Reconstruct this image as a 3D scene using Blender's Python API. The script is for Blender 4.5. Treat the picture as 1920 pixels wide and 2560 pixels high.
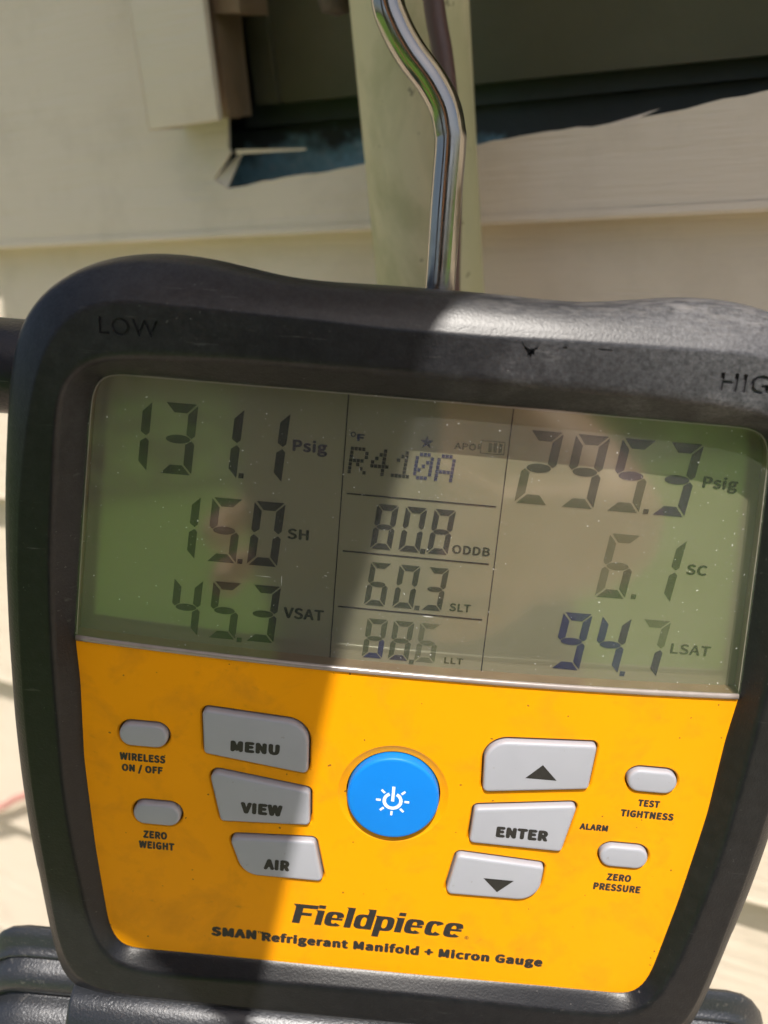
import bpy, bmesh, math, random
from mathutils import Vector, Matrix, noise
from mathutils.geometry import tessellate_polygon

for _o in list(bpy.data.objects):
    bpy.data.objects.remove(_o)
SC = bpy.context.scene
COL = SC.collection
MM = 0.001
ZC = 1.0                       # camera height above the lawn (m)
RAD = math.radians

# ------------------------------------------------------------------ camera
# the wall runs along X at y = 0.276, Z is up; the camera looks down at the gauge
CAM_AXES = ((0.875166, -0.107925, 0.471633), (0.473947, 0.387191, -0.790859), (-0.097258, 0.915661, 0.390007))
cd = bpy.data.cameras.new('camera'); cam = bpy.data.objects.new('camera', cd); COL.objects.link(cam)
cm = Matrix(CAM_AXES).to_4x4(); cm.translation = (0, 0, ZC)
cam.matrix_world = cm
cd.sensor_fit = 'VERTICAL'; cd.sensor_height = 36.0; cd.sensor_width = 27.0
cd.lens = 2200 / 2560 * 36.0
cd.clip_start = 0.005; cd.clip_end = 400
cd.dof.use_dof = True; cd.dof.focus_distance = 0.176; cd.dof.aperture_fstop = 13.0
SC.camera = cam

# ------------------------------------------------------------------ sky and sun
SUN = Vector((0.34149, -0.35970, 0.86833)).normalized()
w = bpy.data.worlds.new('World'); SC.world = w; w.use_nodes = True
nt = w.node_tree; bg = nt.nodes['Background']
sky = nt.nodes.new('ShaderNodeTexSky'); sky.sky_type = 'NISHITA'; sky.sun_disc = False
sky.sun_elevation = math.asin(SUN.z); sky.sun_rotation = math.atan2(SUN.x, SUN.y)
sky.air_density = 1.0; sky.dust_density = 3.0; sky.ozone_density = 1.0
nt.links.new(sky.outputs[0], bg.inputs[0]); bg.inputs[1].default_value = 0.11
sd = bpy.data.lights.new('sun', 'SUN'); sd.energy = 5.0; sd.angle = RAD(0.32); sd.color = (1.0, 0.94, 0.86)
sun = bpy.data.objects.new('sun', sd); COL.objects.link(sun)
sun.rotation_euler = SUN.to_track_quat('Z', 'Y').to_euler(); sun.location = (1, -2, 5)
vs = SC.view_settings
vs.view_transform = 'Standard'; vs.look = 'None'; vs.gamma = 1.0; vs.use_curve_mapping = False
vs.exposure = 0.2
SC.cycles.max_bounces = 6; SC.cycles.diffuse_bounces = 3; SC.cycles.glossy_bounces = 3; SC.cycles.transparent_max_bounces = 10; SC.cycles.adaptive_threshold = .03

T = {
  'S': [(-10.18, 102.72, -5), (-20.93, 102.4, -5), (-27.2, 102.52, -5), (-32.19, 103.3, -5), (-37.62, 104.24, -5), (-43.1, 105.18, -5), (-48.05, 105.26, -5), (-53.44, 104.97, -5), (-58.49, 103.95, -5), (-62.34, 102.48, -4), (-66.49, 100.14, -4), (-69.57, 97.35, -3), (-73.78, 94.21, -8), (-74.6, 91.3, -6), (-75.65, 87.58, -5), (-76.37, 82.72, -4), (-76.72, 78.15, -3), (-77.16, 71.13, -2), (-77.94, 58.43, -1), (-78.3, 45.18, 0), (-78.61, 28.84, 0), (-78.37, 11.36, 0), (-77.59, -2.47, 0), (-76.59, -14.09, 0), (-75.23, -24.36, 0), (-72.83, -38.75, 1), (-71.84, -44.24, 1), (-71.1, -51.71, 0), (-70.26, -57.1, -1), (-69.12, -59.01, -1), (-65.63, -59.06, -1), (-60.22, -59.45, -1), (-46.09, -59.5, -1), (-26.29, -59.92, -1)],
  'R': [(-9.22, 95.94, 6.5), (-19.39, 96.36, 6.5), (-42.91, 96.74, 6.5), (-51.95, 97.06, 6.5), (-56.7, 96.93, 6.5), (-60.81, 95.67, 6.5), (-64.3, 92.86, 6.5), (-67.21, 88.16, 6.46), (-69.23, 82.17, 6.26), (-71.12, 72.73, 5.95), (-72.83, 60.72, 5.57), (-73.91, 47.46, 5.17), (-74.37, 31.44, 4.71), (-74.29, 14.2, 4.24), (-73.65, 0.51, 3.89), (-72.76, -11.04, 3.6), (-71.59, -21.27, 3.36), (-69.94, -36.63, 3.0), (-69.0, -42.16, 2.88), (-67.85, -47.84, 2.8), (-66.16, -51.82, 2.8), (-63.77, -53.09, 2.8), (-58.86, -53.4, 2.8), (-45.11, -53.67, 2.8), (-25.84, -54.08, 2.8)],
  'F': [(-8.65, 88.7, 6.31), (-34.75, 88.48, 6.38), (-50.83, 87.68, 6.4), (-56.85, 87.17, 6.4), (-60.91, 86.01, 6.37), (-63.95, 82.97, 6.27), (-65.37, 78.98, 6.14), (-65.93, 70.25, 5.86), (-66.84, 60.42, 5.55), (-67.81, 47.63, 5.16), (-68.01, 35.44, 4.81), (-67.88, 22.89, 4.46), (-67.08, -1.28, 3.83), (-65.64, -15.55, 3.48), (-63.27, -31.08, 3.11), (-61.3, -39.43, 2.92), (-58.33, -45.11, 2.8), (-53.48, -47.05, 2.8), (-42.87, -47.13, 2.8), (-10.12, -46.48, 2.8)],
  'I': [(-15.03, 83.52, 0), (-48.0, 83.46, 0), (-58.3, 83.45, 0), (-60.14, 82.21, 0), (-61.26, 80.08, 0), (-61.69, 76.37, 0), (-62.89, 62.79, 0), (-64.42, 42.76, 0), (-65.3, 30.65, 0), (-64.45, 20.9, 0), (-64.03, 4.07, 0), (-63.36, -3.38, 0), (-61.93, -17.82, 0), (-60.27, -30.28, 0), (-59.29, -37.26, 0), (-58.51, -39.75, 0), (-56.93, -42.16, 0), (-55.33, -43.18, 0), (-39.21, -43.07, 0), (-10.59, -43.27, 0)],
  'panel_text': [{'s': 'WIRELESS', 'x': -56.8, 'w': 9.51, 'y': 4.01, 'h': 1.8}, {'s': 'ON / OFF', 'x': -56.35, 'w': 8.53, 'y': 1.41, 'h': 1.72}, {'s': 'ZERO', 'x': -51.88, 'w': 5.12, 'y': -14.42, 'h': 1.86}, {'s': 'WEIGHT', 'x': -52.82, 'w': 7.63, 'y': -17.03, 'h': 1.87}, {'s': 'ALARM', 'x': 38.91, 'w': 5.86, 'y': -2.6, 'h': 1.54}, {'s': 'TEST', 'x': 49.84, 'w': 4.47, 'y': 4.12, 'h': 1.64}, {'s': 'TIGHTNESS', 'x': 46.71, 'w': 10.89, 'y': 1.39, 'h': 1.71}, {'s': 'ZERO', 'x': 46.28, 'w': 5.14, 'y': -14.4, 'h': 1.79}, {'s': 'PRESSURE', 'x': 43.84, 'w': 9.94, 'y': -16.97, 'h': 1.81}],
  'logo': {'s': 'Fieldpiece', 'x': -19.45, 'w': 37.57, 'y': -32.68, 'h': 5.05},
  'sub': [{'s': 'SMAN', 'x': -36.83, 'w': 9.97, 'y': -38.09, 'h': 2.48}, {'s': 'Refrigerant Manifold + Micron Gauge', 'x': -25.7, 'w': 61.59, 'y': -38.26, 'h': 2.36}],
  'btn_text': {'MENU': {'s': 'MENU', 'x': -33.78, 'w': 10.02, 'y': 9.02, 'h': 2.5}, 'VIEW': {'s': 'VIEW', 'x': -31.27, 'w': 8.74, 'y': -5.37, 'h': 2.71}, 'AIR': {'s': 'AIR', 'x': -25.9, 'w': 5.51, 'y': -18.68, 'h': 2.67}, 'ENTER': {'s': 'ENTER', 'x': 21.81, 'w': 10.73, 'y': -5.52, 'h': 2.6}},
  'tri': {'UP': [[29.32, 12.28], [32.49, 9.0], [26.17, 8.95]], 'DOWN': [[20.49, -15.87], [26.88, -15.87], [23.68, -19.06]]},
  'btn': {'MENU': [[-39.83, 17.85, 1.23], [-18.24, 16.52, 4.77], [-17.77, 5.07, 1.08], [-39.22, 7.79, 0.69]], 'VIEW': [[-38.15, 3.89, 1.54], [-17.14, 1.08, 1.08], [-16.69, -7.05, 0.77], [-35.37, -7.97, 0.69]], 'AIR': [[-33.51, -11.7, 1.23], [-15.48, -10.74, 1.08], [-13.08, -20.69, 0.92], [-30.26, -20.65, 4.77]], 'UP': [[17.27, 16.43, 4.77], [39.58, 17.71, 0.69], [39.17, 7.46, 0.62], [18.02, 4.68, 1.08]], 'ENTER': [[16.83, 0.71, 1.08], [37.62, 3.59, 0.77], [35.78, -7.9, 0.69], [16.54, -7.67, 0.92]], 'DOWN': [[14.5, -10.85, 1.08], [32.82, -11.82, 0.92], [32.54, -20.62, 4.77], [12.91, -20.86, 1.23]]},
  'pill': [[-51.75, 10.61], [-49.04, -7.84], [51.63, 10.29], [48.64, -8.02]],
  'power': [-0.1, 1.62],
  'lcd_text': [{'s': 'Psig', 'x': -25.04, 'w': 6.61, 'y': 70.93, 'h': 2.25}, {'s': 'SH', 'x': -25.19, 'w': 4.22, 'y': 53.37, 'h': 2.14}, {'s': 'VSAT', 'x': -25.18, 'w': 8.12, 'y': 36.65, 'h': 2.35}, {'s': 'F', 'x': -13.02, 'w': 1.44, 'y': 73.89, 'h': 1.38}, {'s': 'APO', 'x': 5.3, 'w': 4.14, 'y': 73.96, 'h': 1.3}, {'s': 'ODDB', 'x': 6.95, 'w': 7.42, 'y': 53.31, 'h': 1.81}, {'s': 'SLT', 'x': 7.63, 'w': 4.29, 'y': 41.26, 'h': 1.71}, {'s': 'LLT', 'x': 7.73, 'w': 3.88, 'y': 29.81, 'h': 1.42}, {'s': 'Psig', 'x': 52.37, 'w': 6.61, 'y': 70.65, 'h': 2.24}, {'s': 'SC', 'x': 52.38, 'w': 4.04, 'y': 53.21, 'h': 2.13}, {'s': 'LSAT', 'x': 52.2, 'w': 8.0, 'y': 36.36, 'h': 2.25}],
  'lcd_lines': [[[-15.13, 82.66], [-15.3, 27.85]], [[15.48, 82.45], [15.44, 27.46]], [[-14.21, 63.54], [14.43, 63.45]], [[-14.2, 51.88], [14.38, 51.75]], [[-14.39, 40.16], [14.37, 39.97]]],
  'star': [0.11, 74.75],
  'batt': [[10.27, 76.02], [14.68, 73.64]],
  'dm': [[-13.7, 72.76], [-14.4, 67.48], [5.97, 71.87], [2.53, 67.58]],
  'rows': {'A': [[-51.6, 78.03], [-25.62, 78.0], [-27.22, 65.31]], 'B': [[-42.2, 60.14], [-25.77, 60.58], [-26.96, 47.4]], 'C': [[-41.37, 42.91], [-25.9, 43.26], [-27.12, 30.98]], 'M1': [[-4.03, 61.84], [6.91, 62.01], [6.13, 52.98]], 'M2': [[-4.41, 50.0], [6.81, 50.05], [6.06, 40.99]], 'M3': [[-4.24, 38.19], [6.41, 38.17], [6.35, 29.8]], 'R1': [[25.33, 78.67], [51.28, 78.85], [49.99, 64.51]], 'R2': [[42.73, 60.52], [51.56, 59.55], [50.25, 47.58]], 'R3': [[35.87, 43.32], [51.38, 43.09], [50.21, 30.99]]},
  'dots': [[-34.6, 65.21], [-34.26, 47.81], [-33.87, 30.94], [1.32, 53.23], [1.25, 41.3], [1.18, 29.47], [42.75, 65.06], [43.18, 47.67], [43.61, 31.01]],
  'scrbot': [[-65.3, 30.39], [-0.92, 28.6], [65.29, 30.45]],
  'lcdbot': [[-9.11, 27.92], [63.38, 30.59]],
  'low': {'s': 'LOW', 'x': -57.63, 'w': 10.2, 'y': 91.23, 'h': 2.91},
  'high': {'s': 'HIG', 'x': 48.04, 'w': 8.88, 'y': 90.44, 'h': 3.1},
  'gouge': [16.26, 94.95],
  'hook': [[0.32, 102.0], [0.12, 111.36], [-0.07, 118.82], [-0.2, 128.62], [-0.65, 131.5], [-1.95, 135.34], [-4.94, 139.62], [-9.11, 143.96], [-12.24, 148.24], [-14.24, 152.6]],
  'knob': [[-88.41, 89.02], [-89.29, 69.25]],
  'man': [[-48.09, -54.63, -56.03, -56.96, -64.97, -66.4, -67.36, -76.84]],
  'manR': [[78.75, -50.59], [87.25, -51.36], [90.56, -53.8], [94.17, -59.95]],
  'bar': [[-66.83, -54.45], [-67.73, -62.18], [-25.57, -55.58]],
  'v0': -29.43,
  'D': 275.77,
  'cut': [[-33.6, 1.5], [-44.4, 0.6], [-58.8, -1.4], [-76.7, -2.8], [-90.5, -3.2], [-112.4, -4.3], [-120.8, -5.6], [-159.4, -7.6], [-178.9, -9.3], [-183.9, -9.2], [-197.3, -10.2], [-218.6, -11.7], [-223.9, -8.1], [-214.8, 0.5], [-215.8, 1.8], [-214.6, 12.6], [-211.3, 43.5], [-210.7, 48.6]],
  'sliver': [[[-212.7, 1.1], [-186.0, -0.8], [-186.5, -1.6], [-212.7, -0.5]], [[-76.1, -2.8], [-61.8, -0.0], [-67.1, -1.4]]],
  'step': [[-228.0, 17.1], [-172.0, 14.9], [-130.3, 12.2], [-36.5, 9.9]],
  'band': [[-210.1, 49.8], [-199.8, 48.3], [-216.3, 17.6]],
  'teal': [[-226.1, -11.1], [-210.4, -0.1], [-182.6, -7.5], [-137.4, -1.4], [-113.1, 0.3], [-100.3, -4.7]],
  'trim': [[-234.8, 50.8], [-236.2, 10.3], [-202.6, 10.3], [-200.8, 45.8]],
  'trimside': [[-211.7, 43.7], [-207.8, 43.1], [-211.0, 9.6], [-215.5, 10.1]],
  'block': [[-204.2, 46.7], [-191.1, 44.8], [-192.1, 41.2], [-204.8, 42.4]],
  'pipe': [[-128.9, 35.2], [-126.7, -45.7]],
  'cable': [[-110.2, 31.2], [-108.5, 17.1], [-107.7, -0.5], [-108.7, -20.1], [-110.8, -42.2]],
  'clamp': [-152.3, 38.1],
  'wire': [[-488.6, -390.6], [-458.7, -371.5]],
  'dev_axes': [[0.887102, 0.101619, 0.450249], [0.428598, 0.180732, -0.885234], [-0.171331, 0.978269, 0.116774]],
  'dev_o': [-77.678, 121.433, -125.726],
  'cam_axes': [[0.875166, -0.107925, 0.471633], [0.473947, 0.387191, -0.790859], [-0.097258, 0.915661, 0.390007]],
}

# ------------------------------------------------------------------ node helpers
def mat(name):
    m = bpy.data.materials.new(name); m.use_nodes = True
    return m, m.node_tree, m.node_tree.nodes['Principled BSDF']
def N(t, kind, **k):
    n = t.nodes.new('ShaderNode' + kind)
    for a, b in k.items():
        if a in n.inputs: n.inputs[a].default_value = b
        else: setattr(n, a, b)
    return n
def coords(t, kind='Object', scale=(1, 1, 1), rot=(0, 0, 0)):
    c = N(t, 'TexCoord'); m = N(t, 'Mapping')
    m.inputs['Scale'].default_value = scale; m.inputs['Rotation'].default_value = rot
    t.links.new(c.outputs[kind], m.inputs['Vector']); return m.outputs[0]
def noise_tex(t, vec, scale, detail=4, rough=.55, dist=0):
    n = N(t, 'TexNoise'); n.inputs['Scale'].default_value = scale; n.inputs['Detail'].default_value = detail
    n.inputs['Roughness'].default_value = rough; n.inputs['Distortion'].default_value = dist
    t.links.new(vec, n.inputs['Vector']); return n.outputs['Fac']
def ramp(t, src, stops):
    r = N(t, 'ValToRGB'); e = r.color_ramp.elements
    while len(e) < len(stops): e.new(.5)
    for el, (p, c) in zip(e, stops):
        el.position = p; el.color = c if len(c) == 4 else (*c, 1)
    t.links.new(src, r.inputs[0]); return r.outputs[0]
def gray(v): return (v, v, v, 1)
def mix(t, fac, a, b, mode='MIX'):
    m = N(t, 'Mix', data_type='RGBA', blend_type=mode)
    for s, i in ((fac, 0), (a, 6), (b, 7)):
        if hasattr(s, 'links'): t.links.new(s, m.inputs[i])
        else: m.inputs[i].default_value = s if i == 0 or len(s) == 4 else (*s, 1)
    return m.outputs[2]
def bump(t, p, src, dist, strength=1.0, chain=None):
    b = N(t, 'Bump'); b.inputs['Strength'].default_value = strength; b.inputs['Distance'].default_value = dist
    t.links.new(src, b.inputs['Height'])
    if chain is not None: t.links.new(chain, b.inputs['Normal'])
    t.links.new(b.outputs[0], p.inputs['Normal']); return b.outputs[0]
def math_n(t, op, a, b=0.0):
    m = N(t, 'Math', operation=op)
    for i, s in enumerate((a, b)):
        if hasattr(s, 'links'): t.links.new(s, m.inputs[i])
        else: m.inputs[i].default_value = s
    return m.outputs[0]
def setp(p, col=None, rough=None, spec=None, metal=None):
    if col is not None: p.inputs['Base Color'].default_value = (*col, 1)
    if rough is not None: p.inputs['Roughness'].default_value = rough
    if spec is not None: p.inputs['Specular IOR Level'].default_value = spec
    if metal is not None: p.inputs['Metallic'].default_value = metal

# ------------------------------------------------------------------ materials
def make_rubber(name, base, grain, rough, spec, speck=.62):
    m, t, p = mat(name); c = coords(t)
    g = noise_tex(t, c, grain, 2, .6)
    big = noise_tex(t, c, 55, 2, .6)
    dirt = noise_tex(t, c, 900, 3, .7)
    sp = ramp(t, dirt, [(speck, gray(0)), (speck + .05, gray(1))])
    zone = ramp(t, noise_tex(t, c, 30, 3), [(.42, gray(0)), (.62, gray(1))])
    spm = math_n(t, 'MULTIPLY', sp, zone)
    # fine scuffs: long thin streaks
    st = noise_tex(t, coords(t, scale=(60, 700, 300), rot=(0, 0, .5)), 1, 4, .6)
    stm = math_n(t, 'MULTIPLY', ramp(t, st, [(.66, gray(0)), (.70, gray(1))]), zone)
    col = mix(t, big, tuple(b * .8 for b in base), tuple(b * 1.25 for b in base))
    col = mix(t, math_n(t, 'MULTIPLY', spm, .55), col, (.19, .18, .17))
    col = mix(t, math_n(t, 'MULTIPLY', stm, .30), col, (.16, .155, .15))
    if name == 'rubber':
        sx_ = N(t, 'SeparateXYZ'); t.links.new(coords(t), sx_.inputs[0])
        band = math_n(t, 'MULTIPLY', ramp(t, sx_.outputs[1], [(.0925, gray(0)), (.0965, gray(1))]), ramp(t, sx_.outputs[0], [(0.0, gray(0)), (.012, gray(1))]))
        s_a = ramp(t, noise_tex(t, coords(t, scale=(90, 900, 300), rot=(0, 0, -.35)), 1, 3, .6), [(.60, gray(0)), (.66, gray(1))])
        s_b = ramp(t, noise_tex(t, coords(t, scale=(130, 1500, 300), rot=(0, 0, .28)), 1, 3, .6), [(.62, gray(0)), (.67, gray(1))])
        blot = ramp(t, noise_tex(t, c, 95, 4, .65), [(.46, gray(0)), (.62, gray(1))])
        wear = math_n(t, 'MULTIPLY', math_n(t, 'MULTIPLY', math_n(t, 'MAXIMUM', s_a, s_b), blot), band)
        col = mix(t, math_n(t, 'MULTIPLY', wear, .45), col, (.30, .29, .28))
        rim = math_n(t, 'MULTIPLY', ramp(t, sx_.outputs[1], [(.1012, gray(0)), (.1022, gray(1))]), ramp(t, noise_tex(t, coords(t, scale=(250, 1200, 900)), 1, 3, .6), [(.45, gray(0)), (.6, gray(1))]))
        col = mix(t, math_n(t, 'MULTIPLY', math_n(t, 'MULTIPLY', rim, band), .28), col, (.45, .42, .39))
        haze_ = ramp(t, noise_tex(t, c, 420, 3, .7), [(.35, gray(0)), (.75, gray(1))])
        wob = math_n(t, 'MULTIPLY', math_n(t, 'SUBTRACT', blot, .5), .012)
        lit_dust_ = math_n(t, 'MULTIPLY', ramp(t, math_n(t, 'ADD', sx_.outputs[1], wob), [(.070, gray(0)), (.092, gray(1))]), ramp(t, math_n(t, 'ADD', sx_.outputs[0], wob), [(0.0, gray(.12)), (.05, gray(1))]))
        col = mix(t, math_n(t, 'MULTIPLY', lit_dust_, ramp(t, noise_tex(t, c, 1300, 2, .7), [(.3, gray(.18)), (.7, gray(.62))])), col, (.18, .18, .195))  # dust at the top right, made paler to paint in the sunlit face
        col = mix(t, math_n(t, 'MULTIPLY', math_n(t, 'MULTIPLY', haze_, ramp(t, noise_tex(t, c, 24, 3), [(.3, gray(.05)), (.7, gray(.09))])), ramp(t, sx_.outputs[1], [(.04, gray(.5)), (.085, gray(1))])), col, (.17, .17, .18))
    t.links.new(col, p.inputs['Base Color'])
    rr = ramp(t, big, [(.3, gray(rough - .07)), (.7, gray(rough + .07))]); t.links.new(rr, p.inputs['Roughness'])
    p.inputs['Specular IOR Level'].default_value = spec
    p.inputs['Coat Weight'].default_value = .62 if name == "rubber" else .3; p.inputs['Coat Roughness'].default_value = .335
    cb = N(t, 'Bump'); cb.inputs['Strength'].default_value = .6; cb.inputs['Distance'].default_value = .00005
    t.links.new(g, cb.inputs['Height']); t.links.new(cb.outputs[0], p.inputs['Coat Normal'])
    bump(t, p, g, .00016, .8)
    return m
M = {}
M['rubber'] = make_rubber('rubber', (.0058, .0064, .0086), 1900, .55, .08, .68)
M['cast'] = make_rubber('cast_metal', (.030, .033, .040), 1700, .38, .6, .60)
M['cast'].node_tree.nodes['Principled BSDF'].inputs['Metallic'].default_value = .35
M['knob'] = make_rubber('knob_plastic', (.009, .011, .019), 1500, .38, .3, .66)

m, t, p = mat('panel_yellow'); c = coords(t)
sm = ramp(t, noise_tex(t, c, 75, 6, .62, .4), [(.50, gray(0)), (.78, gray(1))])
sm2 = ramp(t, noise_tex(t, coords(t, scale=(1, 1.6, 1), rot=(0, 0, .6)), 240, 4, .6, .3), [(.62, gray(0)), (.74, gray(1))])
col = mix(t, noise_tex(t, c, 28, 3), (.88, .335, .0012), (.94, .370, .0016))
col = mix(t, math_n(t, 'MULTIPLY', sm, .44), col, (.42, .185, .015))
col = mix(t, math_n(t, 'MULTIPLY', math_n(t, 'MULTIPLY', sm2, sm), .75), col, (.20, .11, .03))
sp = ramp(t, noise_tex(t, c, 620, 1, .4), [(.765, gray(0)), (.785, gray(1))])
col = mix(t, math_n(t, 'MULTIPLY', sp, .8), col, (.10, .06, .02))
t.links.new(col, p.inputs['Base Color']); setp(p, rough=.42, spec=.22)
t.links.new(ramp(t, sm, [(0, gray(.38)), (1, gray(.55))]), p.inputs['Roughness'])
b1 = bump(t, p, noise_tex(t, c, 120, 3), .00012, .25)
bump(t, p, noise_tex(t, c, 2600, 2), .00003, .4, b1)
M['yellow'] = m

m, t, p = mat('button_gray'); c = coords(t)
col = mix(t, noise_tex(t, c, 120, 4), (.355, .365, .415), (.395, .405, .455))
sp = ramp(t, noise_tex(t, c, 800, 2, .5), [(.72, gray(0)), (.75, gray(1))])
col = mix(t, math_n(t, 'MULTIPLY', sp, .4), col, (.25, .22, .2))
t.links.new(col, p.inputs['Base Color']); setp(p, rough=.42, spec=.4)
p.inputs['Subsurface Weight'].default_value = .0
M['button'] = m
m, t, p = mat('button_blue'); c = coords(t)
col = mix(t, noise_tex(t, c, 90, 4), (.002, .20, .70), (.003, .225, .78))
t.links.new(col, p.inputs['Base Color']); setp(p, rough=.48, spec=.35); M['blue'] = m
m, t, p = mat('print_black'); c = coords(t)
t.links.new(mix(t, noise_tex(t, c, 900, 3), (.012, .012, .012), (.035, .032, .03)), p.inputs['Base Color']); setp(p, rough=.5); M['black'] = m
m, t, p = mat('print_white'); setp(p, (.86, .88, .90), .5); M['white'] = m

# liquid crystal display: reflective backing, inks, tray, dusty cover
m, t, p = mat('lcd_backing'); c = coords(t)
col = mix(t, noise_tex(t, c, 18, 3), (.18, .168, .110), (.205, .19, .127))
fine = N(t, 'TexWave', wave_type='BANDS', bands_direction='X'); fine.inputs['Scale'].default_value = 1500; t.links.new(c, fine.inputs['Vector'])
col = mix(t, .06, col, fine.outputs['Color'], 'MULTIPLY')
t.links.new(col, p.inputs['Base Color']); setp(p, rough=.7, spec=.05)
lg = N(t, 'BsdfGlossy'); lg.inputs['Roughness'].default_value = .09; lg.inputs['Color'].default_value = (.80, .82, .70, 1)
lmx = N(t, 'MixShader'); lmx.inputs[0].default_value = .17
t.links.new(p.outputs[0], lmx.inputs[1]); t.links.new(lg.outputs[0], lmx.inputs[2]); t.links.new(lmx.outputs[0], t.nodes['Material Output'].inputs[0])
M['lcd'] = m
def ink(name, col, a):
    m, t, p = mat(name); setp(p, col, .6, .05)
    p.inputs['Alpha'].default_value = a
    return m
M['ink_dark'] = ink('ink_dark', (.018, .020, .014), .68)
M['ink_mid'] = ink('ink_mid', (.026, .034, .016), .54)
M['ink_green'] = ink('ink_green', (.045, .060, .020), .40)
M['ink_faint'] = ink('ink_faint', (.07, .085, .03), .26)
M['ink_blue'] = ink('ink_blue', (.026, .030, .075), .74)
M['ink_violet'] = ink('ink_violet', (.040, .034, .050), .62)
M['ink_line'] = ink('ink_line', (.014, .012, .010), .95)
M['ink_ghost'] = ink('ink_ghost', (.09, .09, .03), .30)
m, t, p = mat('tray_brown'); c = coords(t)
t.links.new(mix(t, noise_tex(t, c, 160, 4), (.13, .085, .045), (.22, .155, .09)), p.inputs['Base Color']); setp(p, rough=.55); M['tray'] = m

m, t, p = mat('cover_plastic'); t.nodes.remove(p); out = t.nodes['Material Output']; c = coords(t)
tr = N(t, 'BsdfTransparent'); tr.inputs[0].default_value = (.95, .96, .93, 1)
gl = N(t, 'BsdfGlossy'); gl.inputs['Roughness'].default_value = .045
t.links.new(ramp(t, noise_tex(t, c, 60, 4), [(.3, gray(.03)), (.7, gray(.07))]), gl.inputs['Roughness'])
df = N(t, 'BsdfDiffuse'); df.inputs[0].default_value = (.78, .77, .74, 1)
lw = N(t, 'LayerWeight'); lw.inputs[0].default_value = .5
schl = math_n(t, 'ADD', math_n(t, 'MULTIPLY', math_n(t, 'POWER', lw.outputs['Facing'], 5.0), .9), .045)
m1 = N(t, 'MixShader'); t.links.new(math_n(t, 'MINIMUM', math_n(t, 'MULTIPLY', schl, 1.7), .9), m1.inputs[0]); t.links.new(tr.outputs[0], m1.inputs[1]); t.links.new(gl.outputs[0], m1.inputs[2])
film = ramp(t, noise_tex(t, c, 45, 5, .6), [(.3, gray(.020)), (.75, gray(.055))])
s1 = ramp(t, noise_tex(t, c, 1700, 1, .3), [(.812, gray(0)), (.83, gray(.6))])
s2 = ramp(t, noise_tex(t, c, 2400, 1, .3), [(.775, gray(0)), (.80, gray(.45))])
s3 = math_n(t, 'MULTIPLY', ramp(t, noise_tex(t, coords(t, scale=(120, 1500, 1), rot=(0, 0, 1.0)), 1, 2), [(.735, gray(0)), (.76, gray(.55))]), ramp(t, noise_tex(t, c, 70, 2), [(.52, gray(0)), (.6, gray(1))]))
s4 = math_n(t, 'MULTIPLY', ramp(t, noise_tex(t, coords(t, scale=(1600, 140, 1), rot=(0, 0, .4)), 1, 2), [(.745, gray(0)), (.77, gray(.5))]), ramp(t, noise_tex(t, c, 55, 2), [(.52, gray(0)), (.6, gray(1))]))
dust = math_n(t, 'MINIMUM', math_n(t, 'ADD', math_n(t, 'ADD', film, s1), math_n(t, 'ADD', s2, math_n(t, 'ADD', s3, s4))), .8)
m2 = N(t, 'MixShader'); t.links.new(dust, m2.inputs[0]); t.links.new(m1.outputs[0], m2.inputs[1]); t.links.new(df.outputs[0], m2.inputs[2])
t.links.new(m2.outputs[0], out.inputs[0]); M['cover'] = m
m, t, p = mat('cover_edge'); c = coords(t)
t.links.new(mix(t, noise_tex(t, c, 300, 4), (.22, .18, .16), (.34, .30, .28)), p.inputs['Base Color']); setp(p, rough=.2, spec=1.0)
M['edge'] = m

m, t, p = mat('stainless'); c = coords(t, scale=(1, 1, .05)); setp(p, (.37, .34, .30), .2, metal=1.0)
t.links.new(ramp(t, noise_tex(t, coords(t), 240, 5), [(.35, gray(.10)), (.75, gray(.30))]), p.inputs['Roughness'])
bump(t, p, noise_tex(t, coords(t), 420, 3), .00003, .25); M['steel'] = m

# wall
def siding_mat(name, a, b):
    m, t, p = mat(name); c = coords(t, scale=(7, 1, 95))
    g = noise_tex(t, c, 1.0, 5, .6, .35)
    g2 = noise_tex(t, coords(t, scale=(22, 1, 420)), 1.0, 3, .6, .2)
    lines_ = ramp(t, g2, [(.36, gray(0)), (.52, gray(1))])
    col = mix(t, noise_tex(t, coords(t), 9, 5), a, b)
    dirt = ramp(t, noise_tex(t, coords(t), 34, 6, .65), [(.5, gray(0)), (.8, gray(1))])
    col = mix(t, math_n(t, 'MULTIPLY', dirt, .22), col, (.36, .29, .19))
    t.links.new(col, p.inputs['Base Color']); setp(p, rough=.55, spec=.3)
    b1 = bump(t, p, g, .0011, .7)
    bump(t, p, lines_, .0003, .4, b1)
    return m
M['siding'] = siding_mat('siding_vinyl', (.80, .695, .565), (.85, .745, .615))
M['trim'] = siding_mat('trim_vinyl', (.80, .70, .575), (.84, .75, .63))
def plain(name, a, b, rough=.7, sc=60, bmp=.0006):
    m, t, p = mat(name); c = coords(t)
    n = noise_tex(t, c, sc, 6, .62)
    t.links.new(mix(t, n, a, b), p.inputs['Base Color']); setp(p, rough=rough, spec=.3)
    bump(t, p, noise_tex(t, c, sc * 6, 4), bmp, .6); return m
M['olive'] = plain('olive_sheathing', (.085, .083, .048), (.15, .14, .085), .6, 26)
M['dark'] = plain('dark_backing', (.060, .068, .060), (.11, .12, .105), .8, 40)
M['wood'] = plain('raw_wood_and_side_shade', (.20, .135, .08), (.30, .215, .135), .8, 90)  # also paints the shaded right side of the trim channel
M['brown_fit'] = plain('brown_fitting', (.06, .045, .035), (.11, .085, .065), .6, 90)
m, t, p = mat('teal_wrap'); c = coords(t)
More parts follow.
